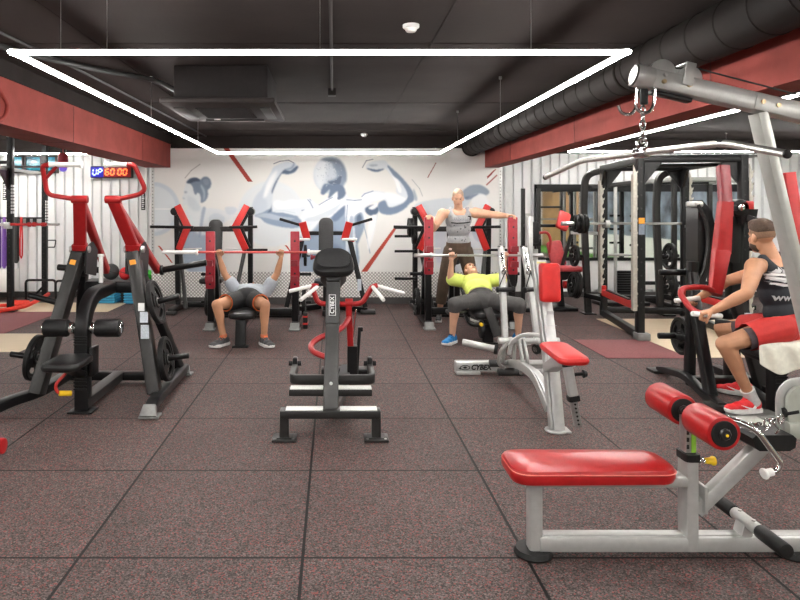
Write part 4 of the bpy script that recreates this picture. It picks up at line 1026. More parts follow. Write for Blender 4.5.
    for x in (1.545, 1.585):
        T.part('cam_link', MB().bar([(x, 5.56, .47), (x+.02, 5.5, .3), (x+.03, 5.6, .18)], .024, .05, fil=.05), SILVER)
    T.part('axle_frame', MB().bar([(1.46, 5.66, .44), (1.45, 5.72, .24), (1.57, 5.85, .2)], .03, .04, fil=.04).bar([(1.54, 5.66, .44), (1.55, 5.72, .24)], .025, .04), SILVER)
    T.part('swing_link', MB().bar(fillet([(1.46, 5.58, .44), (1.40, 5.6, .36), (1.40, 5.66, .24), (1.46, 5.7, .2)], .06), .025, .028, hint=(0, 1, 0)), SILVER)
    for p0, p1 in (((1.40, 5.68, .36), (1.11, 5.75, .41)), ((1.72, 5.68, .36), (1.95, 5.8, .40))):
        d = V(p1)-V(p0)
        T.part('lever_peg', MB().cyl(p0, p1, .03, n=14, bev=.006), SILVER)
        T.part('peg_collar', MB().cyl(V(p0), V(p0)+d.normalized()*.03, .045, n=16, bev=.005), RUBBER)
    T.part('cable_pulley', MB().cyl((1.43, 5.74, .3), (1.46, 5.74, .3), .05, n=20, bev=.006).cyl((1.42, 5.74, .24), (1.48, 5.74, .24), .02, n=12), CHROME)
    for x, col in ((1.45, ca), (1.66, cb)):
        T.part('cable_swivel', MB().cyl((x, 5.74, 1.18), (x, 5.7, 1.1), .012, n=8).torus((x, 5.68, 1.06), (1, 0, 0), .02, .006, 14, 6).torus((x, 5.67, 1.02), (0, 1, 0), .016, .006, 14, 6), CHROME, col)
    for x, tw in ((1.45, 0), (1.665, .5)):
        H = Thing('strap_handle', 'black triangular strap handle on the %s silver column' % ('left' if x < 1.5 else 'right'), 'cable handle', (x, 5.62, .86), tw, 'strap handles of the silver row machine', False)
        H.part('strap', MB().bar([(-.058, 0, .03), (0, 0, .17), (.058, 0, .03)], .012, .010, hint=(0, 1, 0)), CABLE)
        H.part('grip', MB().cyl((-.07, 0, .02), (.07, 0, .02), .02, n=14, bev=.005).cyl((-.075, 0, .02), (-.055, 0, .02), .026, n=14, bev=.004).cyl((.055, 0, .02), (.075, 0, .02), .026, n=14, bev=.004), FOAM)
        H.part('ring', MB().torus((0, 0, .175), (0, 1, 0), .012, .004, 14, 6), CHROME)
    T.part('plate_hanger', MB().bx(1.70, 1.74, 5.8, 5.86, .95, 1.5, .008), S)
cable_row()
single('cable_pulley_block', MB().bx(1.735, 1.80, 5.8, 5.9, 1.26, 1.45, .02), RUBBER, 'black weight block on the silver row machine pole', 'weight block', (1.77, 5.85, 1.26))
# ---------- right front: lat pulldown with bench
def lat_machine():
    S = SILVER
    T = Thing('lat_pulldown_machine', 'large silver lat pulldown machine with red bench seat and red thigh rollers', 'gym machine', (1.5, 3.0, 0))
    Y = 3.0
    T.part('base_rail', MB().bar([(.92, Y, .058), (3.1, Y, .058)], .085, .07, hint=(0, 1, 0), b=.014).bar([(.94, Y, .092), (3.1, Y, .092)], .05, .012, hint=(0, 1, 0), b=.005), S)
    for x in (.9, 2.07):
        T.part('rubber_foot', MB().lathe([(0, 0), (.082, 0), (.086, .008), (.078, .028), (0, .03)], (x, Y, .001), (0, 0, 1), 30), RUBBER, None, 'black rubber foot')
    T.part('rear_leg', MB().bar([(.905, Y, .02), (.905, Y, .32)], .06, .075, b=.014), S)
    T.part('bench_beam', MB().bar([(.86, Y, .338), (1.62, Y, .338)], .085, .05, hint=(0, 1, 0), b=.012), S)
    seat = T.part('bench_seat', MB().pad((1.14, Y, .393), (.29, .73, .075), Matrix.Rotation(R(-90), 3, 'Z'), .026, .01, .075, .08), RVINYL)
    out = [V((x, y, .37)) for x, y in rrect(.722, .286, .072, 5)]
    T.part('seat_seam', MB().tube([V((1.14, Y, 0)) + p + V((0, 0, .040)) for p in out], .0028, 6, closed=True), mat('pale_red_stitching', (.7, .16, .13), .5), seat)
    T.part('seat_underside', MB().bx(.84, 1.45, 2.9, 3.1, .35, .36, .004), BLACK, seat)
    T.part('main_post', MB().bar([(1.60, Y, .03), (1.60, Y, .45)], .058, .09, b=.014), S)
    T.part('post_collar', MB().bar([(1.60, Y, .43), (1.60, Y, .463)], .07, .102, b=.018), RUBBER)
    ip = T.part('inner_post', MB().bar([(1.60, Y+.01, .44), (1.60, Y+.01, .618)], .044, .06, b=.006), STEEL)
    mb = MB()
    for i in range(5): mb.bx(1.582, 1.594, Y-.0225, Y-.0195, .48+i*.032, .5+i*.032, .003)
    T.part('pin_slots', mb, INK, ip)
    T.part('green_scale', MB().bx(1.603, 1.6235, Y-.0235, Y-.0195, .465, .6), GRN, ip, 'green height scale')
    T.part('pull_pin', MB().cyl((1.625, Y, .42), (1.69, Y, .42), .010, n=12).cyl((1.625, Y, .42), (1.65, Y, .42), .016, n=12), CHROME)
    T.part('pin_knob', MB().lathe([(0, 0), (.012, 0), (.014, .012), (.016, .026), (.021, .034), (.02, .044), (0, .046)], (1.675, Y, .42), (1, 0, 0), 18), YEL, None, 'yellow pull pin knob')
    T.part('upper_pin', MB().cyl((1.63, Y-.0, .55), (1.68, Y-.0, .55), .016, n=12).cyl((1.67, Y, .55), (1.69, Y, .55), .022, n=12, bev=.004), CHROME)
    # rollers
    zr = .627
    T.part('roller_axle', MB().cyl((1.613, 2.75, zr), (1.613, 3.32, zr), .019, n=14), CHROME)
    for y0, y1 in ((2.745, 2.955), (3.07, 3.30)):
        r = T.part('thigh_roller', MB().cyl((1.613, y0, zr), (1.613, y1, zr), .071, n=36, bev=.008), RVINYL, None, 'red padded roller')
        T.part('end_face', MB().lathe([(0, 0), (.052, 0), (.055, .004), (.055, .02), (0, .02)], (1.613, y0-.006, zr), (0, 1, 0), 32), RUBBER, r, 'black roller face')
        T.part('end_cap', MB().lathe([(0, -.008), (.020, -.008), (.026, -.002), (.026, .01), (0, .01)], (1.613, y0-.008, zr), (0, 1, 0), 8).cyl((1.613, y0-.022, zr), (1.613, y0-.014, zr), .008, n=8), CHAR, r)
        T.part('axle_bolt', MB().cyl((1.613, y0-.024, zr), (1.613, y0-.02, zr), .006, n=10), YEL, r)
    # strut to the foot plate
    T.part('diagonal_strut', MB().bar([(1.63, Y, .2), (1.97, Y, .53)], .06, .065, hint=(0, 1, 0), b=.014), S)
    T.part('strut_tab', MB().bx(1.648, 1.664, Y-.05, Y+.05, .2, .32, .004), S)
    T.part('foot_plate', MB().prism([(-.095, .0), (-.085, -.04), (-.065, -.055), (.065, -.055), (.09, -.04), (.095, .0), (.08, .014), (-.08, .014)], (1.905, Y+.13, .565), (1, 0, 0), (0, 0, 1), .26), RUBBER)
    T.part('plate_top', MB().bar([(1.85, Y+.06, .581), (1.98, Y+.06, .581)], .12, .008, hint=(0, 1, 0)), SAGE)
    T.part('side_arm', MB().bar([(2.03, Y, .565), (3.1, Y, .58)], .09, .075, hint=(0, 1, 0), b=.012), SAGE)
    T.part('rear_riser', MB().bar([(2.95, Y, .05), (2.95, Y, .6)], .1, .1), S)
    # foot bar
    T.part('foot_bar', MB().cyl((1.86, 2.74, .15), (1.86, 3.24, .15), .022, n=16).cyl((1.86, 2.9, .15), (1.86, 3.08, .15), .027, n=16, bev=.004), S)
    for a, b_ in ((2.725, 2.9), (3.08, 3.25)):
        T.part('foot_grip', MB().cyl((1.86, a, .15), (1.86, b_, .15), .031, n=20, bev=.006), RUBBER, None, 'black foot grip')
    T.part('bar_bracket', MB().bar([(1.845, Y, .09), (1.86, Y, .145)], .05, .07, b=.006), S)
    mb = MB(); [bolt(mb, (1.858, y, .176), (0, 0, 1), .009, .006) for y in (2.94, 3.04)]
    T.part('bar_bolts', mb, STEEL)
    # mast and top beam
    T.part('mast', MB().bar([(1.915, Y, 1.99), (2.36, Y, .1)], .088, .055, hint=(0, 1, 0), b=.02), mat('mast_grey_coat', (.46, .47, .44), .36, .5, .04))
    p0, p1 = V((1.365, Y, 2.16)), V((2.45, Y, 1.912)); d = (p1-p0).normalized(); up = V((-d.z, 0, d.x))
    beam = T.part('top_beam', MB().bar([p0 + d*.02, p1], .075, .086, hint=(0, 1, 0), b=.014), S)
    T.part('beam_end', MB().cyl(p0 - d*.012, p0 + d*.07, .052, n=28, bev=.006), S)
    T.part('beam_end_ring', MB().lathe([(.040, 0), (.046, -.004), (.052, 0), (.046, .012), (.042, 0)], p0 - d*.012, d, 28), CHAR, beam); T.part('beam_end_plug', MB().cyl(p0 - d*.015, p0 - d*.011, .041, n=24), SAGE, beam)
    for k, rr in ((.11, .058), (.235, .056)):
        c = p0 + d*k + up*.04
        pl = T.part('pulley', MB().lathe([(.012, -.012), (rr*.9, -.012), (rr, -.01), (rr*.9, 0), (rr, .01), (rr*.9, .012), (.012, .012)], c, (0, 1, 0), 32), SILVER)
        T.part('pulley_pin', MB().cyl(c - V((0, .05, 0)) - up*.02, c + V((0, .05, 0)) - up*.02, .008, n=10), STEEL, pl)
    c = p0 + d*.21
    T.part('pulley_bracket', MB().box(c + up*.045 + V((0, -.049, 0)), (.045, .008, .1), Matrix.Rotation(math.atan2(d.z, d.x)*-1, 3, 'Y'), .003).box(c + up*.045 + V((0, .049, 0)), (.045, .008, .1), Matrix.Rotation(-math.atan2(d.z, d.x), 3, 'Y'), .003).box(c + up*.095, (.045, .1, .008), Matrix.Rotation(-math.atan2(d.z, d.x), 3, 'Y'), .003), S)
    for k, h in ((.11, -.01), (.225, .0), (.56, -.0), (.63, -.0)):
        mb = MB(); bolt(mb, p0 + d*k + up*h + V((0, -.038, 0)), (0, -1, 0), .010, .012); T.part('beam_bolt', mb, mat('brass_bolt', (.5, .38, .22), .3, .9))
    T.part('mast_plate', MB().bar([p0 + d*.53 - V((0, .04, .0)) - up*.005, p0 + d*.67 - V((0, .04, 0)) - up*.005], .006, .07, hint=(0, 1, 0), b=.003), S)
    T.part('beam_slot', MB().bar([p0 + d*.08 - up*.058, p0 + d*.26 - up*.058], .05, .018, hint=(0, 1, 0), b=.004), BLACK)
    cb = [p0 + d*.28 + up*.085, p0 + d*1.0 + up*.07]
    T.part('cable', MB().tube([p0 + d*.04 + up*.02, p0 + d*.07 + up*.08, p0 + d*.11 + up*.098, p0 + d*.17 + up*.07, p0 + d*.235 + up*.096, p0 + d*.3 + up*.092, cb[1]], .004, 6, .02), CABLE)
    for dx, dy in ((0, 0), (.055, -.05)):
        b0 = V((1.385+dx, Y+.03+dy, 2.12))
        T.part('spare_hook', MB().tube([b0, b0 + V((-.005, 0, -.1)), b0 + V((-.03, 0, -.135)), b0 + V((-.075, 0, -.125)), b0 + V((-.088, 0, -.09))], .0075, 8, .03), CHROME, None, 'chrome J hook')
    # cable end stop, seen above the chain
    T.part('cable_stop', MB().cyl((1.40, Y, 2.03), (1.40, Y, 2.10), .018, n=14, bev=.004), RUBBER)
    # low row pulley housing at the far end
    T.part('pulley_housing', MB().prism(rrect(.3, .2, .07, 4), (2.18, 2.99, .665), (1, 0, 0), (0, 0, 1), .02), SAGE)
    T.part('housing_rim', MB().sweep([V((2.175, 3.0, .665)) + V((x, 0, y)) for x, y in rrect(.31, .215, .075, 5)], rrect(.012, .05, .005), (0, 1, 0), None, True), SILVER)
    for x, z in ((2.10, .70), (2.10, .62), (2.22, .70), (2.22, .62)):
        mb = MB(); bolt(mb, (x, 2.968, z), (0, -1, 0), .012, .01); T.part('housing_bolt', mb, mat('brass_bolt', ()))
    T.part('housing_bracket', MB().bar([(2.12, 3.03, .7), (2.12, 3.03, .58)], .05, .05).cyl((2.02, 2.99, .64), (2.08, 2.99, .65), .022, n=14), RUBBER)
    # lat bar on its chain
    B = Thing('lat_pulldown_bar', 'long bent chrome lat bar hanging on a chain from the silver beam', 'pulldown bar', (1.39, Y, 1.81))
    pts = [(1.235, 3.87, 1.745), (1.295, 3.47, 1.812), (1.39, 3.0, 1.812), (1.505, 2.56, 1.812), (1.555, 2.28, 1.745)]
    B.part('bar', MB().tube(pts, .0145, 14, .05), mat('worn_chrome_bar', (.66, .65, .62), .33, .85, .15, 120, .2, 500))
    e, f_ = V(pts[0]), V(pts[1]); g, h = V(pts[4]), V(pts[3])
    B.part('end_cap', MB().cyl(e + (e-f_).normalized()*-.005, e + (e-f_).normalized()*.012, .0155, n=14, bev=.003), RUBBER); B.part('end_cap', MB().cyl(g - (g-h).normalized()*.004, g + (g-h).normalized()*.008, .0158, n=14, bev=.003), RUBBER, None, 'black end cap')
    B.part('bend_sleeve', MB().cyl(V(pts[3])+V((-.008, .035, 0)), V(pts[3])+V((.0, .0, -.001)), .0152, n=14), RUBBER)
    q = (V(pts[3])-V(pts[1])).normalized()
    B.part('centre_collar', MB().cyl(V(pts[2])-q*.04, V(pts[2])+q*.04, .024, n=18, bev=.005), CHROME)
    B.part('eyelet', MB().torus(V(pts[2])+V((0, 0, .04)), (0, 1, 0), .022, .006, 18, 8), CHROME)
    z = 1.875; i = 0
    while z < 2.03:
        a = (1, 0, 0) if i % 2 else (0, 1, 0)
        sx, sy = (.0, 1.) if i % 2 else (1., 0.)
        ring = [V((1.395 + sx*.011*math.cos(t), Y + sy*.011*math.cos(t), z + .021*math.sin(t))) for t in [2*math.pi*k/14 for k in range(14)]]
        B.part('chain_link', MB().tube(ring, .0042, 6, closed=True), CHROME); z += .032; i += 1
    # low row hook handle
    H = Thing('row_bar_attachment', 'chrome hooked row handle with white end hanging by the black foot plate', 'cable handle', (1.95, 2.9, .5))
    H.part('bar', MB().tube([(1.67, 2.86, .66), (1.73, 2.84, .65), (1.79, 2.81, .62), (1.885, 2.8, .485), (1.872, 2.8, .455), (1.83, 2.8, .447)], .0125, 12, .03), CHROME)
    H.part('end_grip', MB().cyl((1.85, 2.8, .450), (1.815, 2.797, .443), .016, n=14, bev=.003).cyl((1.82, 2.797, .444), (1.805, 2.795, .441), .023, n=18, bev=.006), GRIP, None, 'white end knob')
    for i, (x, zz) in enumerate(((1.735, .618), (1.765, .612), (1.80, .618), (1.835, .625), (1.865, .635), (1.895, .645), (1.925, .652))):
        c = V((x, 2.86+.015*(i % 2), zz)); a, b_ = frame_to(V((0, .6 if i % 2 else 1, .8 if i % 2 else .15)))
        H.part('chain_link', MB().tube([c + a*.019*math.cos(t) + b_*.012*math.sin(t) for t in [2*math.pi*k/14 for k in range(14)]], .0045, 6, closed=True), CHROME)
    H.part('carabiner', MB().tube([(1.86, 2.86, .605), (1.89, 2.86, .64), (1.92, 2.86, .605), (1.9, 2.86, .59)], .005, 8, .01, closed=False), CHROME)
lat_machine()

# ---------- right: plate loaded lever row with its trainee
def lever_row():
    T = Thing('lever_row_machine', 'black plate loaded lever row machine with red lever arms under the man in red shorts', 'gym machine', (3.2, 5.6, 0))
    T.part('base_rail', MB().bar([(3.12, 6.35, .03), (3.1, 6.2, .06), (3.05, 5.75, .12), (3.0, 5.4, .07), (2.98, 5.1, .04)], .075, .055, fil=.15), BLACK)
    T.part('rail_label', MB().bx(3.095, 3.15, 6.05, 6.06, .06, .08), WHITE)
    T.part('foot', MB().bx(2.89, 3.06, 5.04, 5.22, .001, .06, .02), CHAR); T.part('foot', MB().bx(3.03, 3.2, 6.28, 6.45, .001, .03, .01), CHAR)
    T.part('front_post', MB().bar([(3.02, 5.32, .06), (3.06, 5.62, .72), (3.1, 5.75, 1.0)], .078, .09, b=.014), BLACK)
    T.part('rear_post', MB().bar([(3.13, 5.85, .06), (3.16, 5.85, 1.1)], .07, .09, b=.012), BLACK)
    T.part('cross_rail', MB().bar([(3.05, 5.72, .08), (3.62, 5.72, .08)], .09, .08, hint=(0, 1, 0)), BLACK)
    T.part('column', MB().bar([(3.53, 5.9, .06), (3.52, 5.82, 1.6)], .1, .11, b=.012), BLACK)
    sp = T.part('side_post', MB().bar([(3.62, 5.6, .06), (3.40, 5.62, .82)], .11, .1, hint=(1, 0, 0), b=.012), CHAR)
    T.part('label_sticker', MB().bx(3.44, 3.5, 5.56, 5.567, .62, .69), PAPER, sp)
    T.part('right_rail', MB().bar([(3.62, 5.35, .05), (3.62, 6.3, .05)], .09, .07), BLACK)
    T.part('foot', MB().bx(3.53, 3.71, 5.3, 5.46, .001, .05, .015), CHAR)
    T.part('mid_beam', MB().bar([(3.12, 5.75, .64), (3.5, 5.8, .66)], .08, .09, hint=(0, 1, 0)), BLACK)
    T.part('lower_strut', MB().bar([(3.18, 5.5, .62), (3.3, 5.2, .62)], .07, .07, hint=(0, 0, 1)), BLACK)
    # black shroud with a grey curved edge
    sh = [(-.06, -.42), (-.06, .16), (-.055, .27), (-.02, .34), (.06, .25), (.11, .05), (.1, -.12), (.02, -.34), (.0, -.42)]
    T.part('weight_shroud', MB().prism(sh, (3.27, 6.06, 1.3), (1, 0, 0), (0, 0, 1), .2), BVINYL)
    T.part('shroud_edge', MB().tube([(3.2, 5.84, 1.60), (3.27, 5.83, 1.46), (3.29, 5.83, 1.25), (3.25, 5.83, 1.02), (3.2, 5.84, .92)], .018, 10, .12), CHAR, None, 'grey curved edge tube')
    T.part('shroud_cap', MB().bx(3.17, 3.25, 5.83, 6.0, 1.58, 1.63, .015), SILVER)
    # pivot head and lever arms
    T.part('pivot_head', MB().cyl((3.45, 5.62, 1.57), (3.45, 5.86, 1.57), .075, n=24, bev=.012).bar([(3.45, 5.75, 1.5), (3.43, 5.75, 1.1)], .1, .12), BLACK)
    T.part('pivot_cap', MB().cyl((3.44, 5.6, 1.575), (3.44, 5.63, 1.575), .03, n=18, bev=.006), CHROME)
    T.part('stop_block', MB().bx(3.45, 3.56, 5.62, 5.78, 1.55, 1.63, .012), BRIGHT); T.part('block_base', MB().taper((3.52, 5.7, 1.43), (3.52, 5.7, 1.56), .12, .14, .15, .16, b=.01), BLACK)
    T.part('rear_arm', MB().bar([(3.5, 5.66, 1.48), (3.85, 5.6, 1.36)], .08, .07, hint=(0, 1, 0)), BLACK)
    T.part('rear_arm_horn', MB().cyl((3.44, 5.5, 1.24), (3.66, 5.45, 1.19), .022, n=12, bev=.005), BLACK)
    la = T.part('lever_arm', MB().taper((3.195, 5.42, 1.62), (3.16, 5.42, 1.2), .1, .08, .125, .09, hint=(1, 0, 0), b=.012).taper((3.16, 5.42, 1.22), (3.04, 5.3, .88), .125, .09, .09, .07, hint=(1, 0, 0), b=.012), RED)
    T.part('lever_upper', MB().bar([(3.22, 5.45, 1.5), (3.25, 5.55, 1.92)], .09, .07, b=.01), mat('dark_crimson_coat', (.2, .012, .02), .4))
    T.part('lever_link', MB().bar([(3.2, 5.5, 1.57), (3.45, 5.68, 1.57)], .05, .06, hint=(0, 0, 1)), BLACK)
    T.part('handle_yoke', MB().tube([(3.04, 5.3, .9), (2.93, 5.25, .945), (2.74, 5.2, .945), (2.68, 5.15, .91), (2.69, 5.0, .80), (2.76, 4.92, .77)], .022, 12, .08), RED)
    T.part('hand_grip', MB().cyl((2.62, 4.86, .795), (2.86, 4.9, .77), .019, n=14, bev=.004), GRIP, None, 'white hand grip')
    T.part('lever_arm', MB().taper((3.62, 5.3, 1.85), (3.68, 5.25, 1.2), .09, .08, .09, .08, b=.012), RED, None, 'red lever arm at the right')
    T.part('hand_grip', MB().cyl((2.72, 5.3, .83), (2.92, 5.3, .85), .019, n=14, bev=.004), GRIP)
    peg(T, (3.14, 5.98, .42), (2.92, 5.98, .42), .028)
    peg(T, (3.20, 5.98, .99), (2.93, 5.98, .99), .028, name='upper_horn')
    T.part('horn_rest', MB().bar([(3.09, 5.98, .42), (3.13, 5.88, .42)], .06, .06), BLACK)
    for x, lab in ((3.125, 'black weight plate on the lever row machine, the inner of its two'), (3.185, 'black weight plate on the lever row machine, the outer of its two')):
        x += .005
        weight_plate((x if 'inner' not in lab else x, 5.98, .42), (-1, 0, 0), .175 if 'outer' in lab else .17, lab.replace('outer', 'X').replace('inner', 'outer').replace('X', 'inner'), 'plates on the lever row machine', .045)
    # seat
    T.part('seat', MB().pad((3.35, 4.98, .5), (.46, .36, .08), None, .028, .01, .08), BVINYL)
    T.part('seat_roll', MB().cyl((3.17, 4.84, .47), (3.17, 5.12, .47), .04, n=18, bev=.01), RUBBER)
    pc = T.part('seat_post', MB().bar([(3.33, 5.0, .02), (3.33, 5.0, .46)], .1, .11, b=.012), BLACK)
    mb = MB()
    for i in range(7): mb.bx(3.29, 3.38, 4.938, 4.948, .25+i*.026, .263+i*.026, .002)
    T.part('adjuster_ribs', mb, RUBBER, pc)
    T.part('foot_rest', MB().bx(2.96, 3.34, 4.83, 5.03, .001, .048, .01), mat('grey_ribbed_step', (.22, .22, .21), .5, .2, .3, 160, .5, 300), None, 'grey ribbed foot rest')
    T.part('seat_base', MB().bx(3.2, 3.46, 4.9, 5.1, .001, .03, .008).bar([(3.33, 5.0, .05), (3.5, 5.72, .06)], .09, .07), BLACK)
lever_row()

# towel over the seat
def towel():
    mb = MB(); n, m_ = 26, 22; g = []
    for j in range(m_+1):
        row = []
        for i in range(n+1):
            u, v = i/n, j/m_
            x = 3.05 + .56*u
            s = v*.62
            drop = .14 + .12*u + .05*math.sin(u*7) + (.17 if u > .72 else 0) * min(1, (u-.72)*8 if u > .72 else 0)
            top = .30
            fx = .010*math.sin(u*21 + 1.3*math.sin(v*4)) * min(1, v*2)
            if s < top: y = 5.08 - s; z = .60 + .004*math.sin(u*17+v*9)
            else:
                k = (s-top)/(.62-top)
                y = 4.78 - .018 + fx*1.6 - .01*k; z = .595 - k*drop
                if k < .15: y = 4.78 - .018*k/.15 + fx*k*6
            row.append(mb.bm.verts.new((x + fx, y, z)))
        g.append(row)
    for j in range(m_):
        for i in range(n): mb._face((g[j][i], g[j][i+1], g[j+1][i+1], g[j+1][i]))
    o = single('towel', mb, mat('cream_terry_cloth', (.72, .70, .6), .9, 0, .08, 25, .5, 350), 'cream towel draped over the seat under the man in red shorts', 'towel', (3.37, 4.93, .55), smooth=80)
    md = o.modifiers.new('thickness', 'SOLIDIFY'); md.thickness = .008
    md = o.modifiers.new('soft', 'SUBSURF'); md.levels = 1; md.render_levels = 1
towel()

# ---------- right back: squat rack
def squat_rack():
    T = Thing('squat_rack', 'tall black squat rack with silver notched hook strips on the plywood platform', 'squat rack', (4.35, 8.8, 0))
    LF, LB = V((3.66, 7.95, 0)), V((3.93, 9.68, 0)); RF, RB = V((4.79, 7.78, 0)), V((5.04, 9.55, 0))
    ff = {}
    for nm, p, h in (('lf', LF, 2.2), ('lb', LB, 2.2), ('rf', RF, 2.2), ('rb', RB, 2.2)):
        u = T.part('upright', MB().bar([p + V((0, 0, .02)), p + V((0, 0, h))], .085, .095, b=.008), BLACK); ff[nm] = u
        mb = MB(); z = .45
        while z < 2.1:
            mb.cyl(p + V((0, -.0485, z)), p + V((0, -.0515, z)), .011, n=8); z += .16
        T.part('bolt_holes', mb, INK, u)
        # notched strip
        teeth = [(0, .35)]; z = .35
        side = -1
        while z < 1.95:
            teeth += [(.045, z), (.045, z+.04), (.06, z+.05), (.06, z+.075), (.035, z+.055), (.02, z+.1)]; z += .145
        teeth += [(.0, z)]
        k = .06 if nm in ('lf',) else .05
        mb = MB().prism([(a*.9, b_) for a, b_ in teeth], p + V((-.095 if nm in ('lf',) else .045, -.045, 0)) if nm != 'lb' else p + V((-.07, -.062, 0)), (1, 0, 0), (0, 0, 1), .012 if nm != 'lf' else -.012)
        st = MB().bx(-.0, .055, -.06, -.048, .35, 2.0, .003)
        T.part('hook_strip', mb, mat('grey_beige_steel', (.52, .49, .43), .4, .5), u, 'notched steel hook strip')
    stp = mat('grey_beige_steel', ())
    T.part('hook_plate', MB().bx(3.57, 3.62, 7.915, 7.985, .35, 1.98, .004), stp, ff['lf']); T.part('hook_plate', MB().bx(3.862, 3.888, 9.64, 9.72, .35, 1.98, .004), stp, ff['lb'])
    T.part('warning_sticker', MB().bx(3.625, 3.695, 7.896, 7.902, 1.39, 1.46), ORG, ff['lf'], 'orange sticker'); T.part('info_sticker', MB().bx(3.625, 3.695, 7.896, 7.902, 1.26, 1.385), mat('slate_sticker', (.2, .24, .3), .5), ff['lf'])
    def beam(nm, a, b_, z, w=.085, h=.085, m=BLACK):
        return T.part(nm, MB().bar([V((a.x, a.y, z)), V((b_.x, b_.y, z))], w, h, hint=(0, 0, 1), b=.008), m)
    beam('side_beam', LF, LB, 2.16); beam('side_beam', RF, RB, 2.16); beam('top_beam', LF, RF, 2.16); beam('top_beam', LB, RB, 2.16)
    beam('base_rail', LF, LB, .06); beam('base_rail', RF, RB, .06); beam('rear_rail', LB, RB, .1)
    beam('rear_rail', LB + V((-.15, .3, 0)), RB + V((-.15, .3, 0)), .25, .07, .07)
    for p, q in ((LF, RF), (RF, LF), (LB, RB), (RB, LB), (LF, LB), (LB, LF), (RB, RF)):
        d = (q - p).normalized(); o = p + V((0, 0, 2.12))
        T.part('gusset', MB().prism([(.04, 0), (.24, 0), (.04, -.26)], o + V((d.y, -d.x, 0))*.02, d, (0, 0, 1), .03), BLACK)
    T.part('pull_up_bar', MB().cyl((3.75, 8.5, 2.12), (4.9, 8.35, 2.12), .02, n=12), BLACK)
    T.part('roof_panel', MB().bx(4.35, 5.2, 8.0, 8.6, 2.205, 2.215), CHAR)
    for p in (LF, RF):
        T.part('foot_cap', MB().bx(p.x-.06, p.x+.09, p.y-.1, p.y+.06, .001, .09, .012), mat('grey_foot_cap', ()), None, 'grey foot cap')
    # curved storage posts behind
    for p in (LB, RB):
        q_ = 0 if p.x < 4.5 else -.09; c = [V((p.x-.13+q_, p.y+.25, .02)), V((p.x-.2+q_, p.y+.25, 1.6)), V((p.x-.18+q_, p.y+.22, 2.08)), V((p.x+.05, p.y+.08, 2.14))]
        T.part('storage_post', MB().bar(c, .08, .09, hint=(0, 1, 0), fil=.16, fn=7, b=.008), CHAR)
        T.part('post_foot', MB().bx(p.x-.22, p.x-.04, p.y+.15, p.y+.33, .001, .02, .005), BLACK)
        for z in (.42, .86): peg(T, (p.x-.18, p.y+.25, z), (p.x-.42, p.y+.25, z+.02), .024) if p.x < 4.5 else peg(T, (p.x-.2, p.y+.25, z), (p.x+.05, p.y+.25, z+.02), .024)
        T.part('post_link', MB().bar([(p.x-.17, p.y+.25, .28), (p.x, p.y, .25)], .07, .07, hint=(0, 0, 1)), BLACK)
    # red safety arms
    for p, q in ((LF, LB), (RF, RB)):
        a, b_ = V((q.x-.03, q.y-.08, .36)), V((p.x-.03, p.y+.08, .40))
        T.part('safety_arm', MB().bar([a, b_], .06, .09, hint=(1, 0, 0), b=.008).bar([a + V((0, 0, .0)), a + V((0, 0, .1))], .06, .06).bar([b_, b_ + V((0, 0, .07))], .07, .06), BRIGHT, None, 'red safety arm')
        T.part('arm_pad', MB().bar([a + (b_-a)*.14 + V((0, 0, .05)), b_ - (b_-a)*.12 + V((0, 0, .05))], .05, .025, hint=(1, 0, 0)), RUBBER)
    # bar holders
    for p in (LB, RB):
        T.part('bar_holder', MB().bx(p.x-.03, p.x+.03, p.y-.16, p.y-.05, 1.30, 1.34, .006).bx(p.x-.03, p.x+.03, p.y-.165, p.y-.145, 1.30, 1.41, .005), STEEL)
    return LB, RB
LB, RB = squat_rack()
barbell((4.45, 9.55, 1.358), 1.18, None, .017, 'loaded barbell resting in the holders of the black squat rack', .36, (STEEL, STEEL))
T_ = (('black weight plate on the squat rack barbell, nearest the collar', 3.60, .14), ('black weight plate on the squat rack barbell, between two others', 3.54, .14), ('black weight plate on the squat rack barbell, outermost of three', 3.48, .125))
for lab, x, r in T_: weight_plate((x, 9.55, 1.358), (-1, 0, 0), r, lab, 'plates on the squat rack barbell', .05)
n_ = 0
for (px, z, r, lab) in ((LB.x-.33, .87, .16, 'black weight plate on the upper left storage peg of the squat rack'), (LB.x-.30, .43, .2, 'inner black weight plate on the lower left storage peg of the squat rack'), (LB.x-.355, .435, .19, 'outer black weight plate on the lower left storage peg of the squat rack'),
                        (RB.x-.09, .87, .2, 'black weight plate on the upper right storage peg of the squat rack'), (RB.x-.09, .43, .21, 'black weight plate on the lower right storage peg of the squat rack')):
    weight_plate((px, (LB.y if px < 4.5 else RB.y)+.25, z), (-1, 0, .08), r, lab, 'plates stored on the squat rack', .05)

# a second rack further right
def plain_rack():
    T = Thing('squat_rack', 'plain black squat rack by the mirror, right of the notched one', 'squat rack', (5.9, 10.9, 0))
    for x in (5.3, 6.45):
        for y in (10.35, 11.4):
            T.part('upright', MB().bar([(x, y, .02), (x, y, 2.05)], .07, .07), CHAR)
        T.part('base_rail', MB().bar([(x, 10.2, .05), (x, 11.45, .05)], .07, .07), BLACK); T.part('side_beam', MB().bar([(x, 10.35, 2.03), (x, 11.4, 2.03)], .07, .07), SILVER)
    for y, m in ((10.35, SILVER), (11.4, BLACK)): T.part('top_beam', MB().bar([(5.3, y, 2.03), (6.45, y, 2.03)], .07, .07, hint=(0, 1, 0)), m)
    T.part('rear_rail', MB().bar([(5.3, 11.4, .3), (6.45, 11.4, .3)], .06, .06, hint=(0, 1, 0)), BLACK)
    for z in (.95, 1.2, 1.45):
        T.part('storage_peg', MB().cyl((5.3, 11.4, z), (5.08, 11.4, z), .02, n=10), BLACK)
plain_rack()
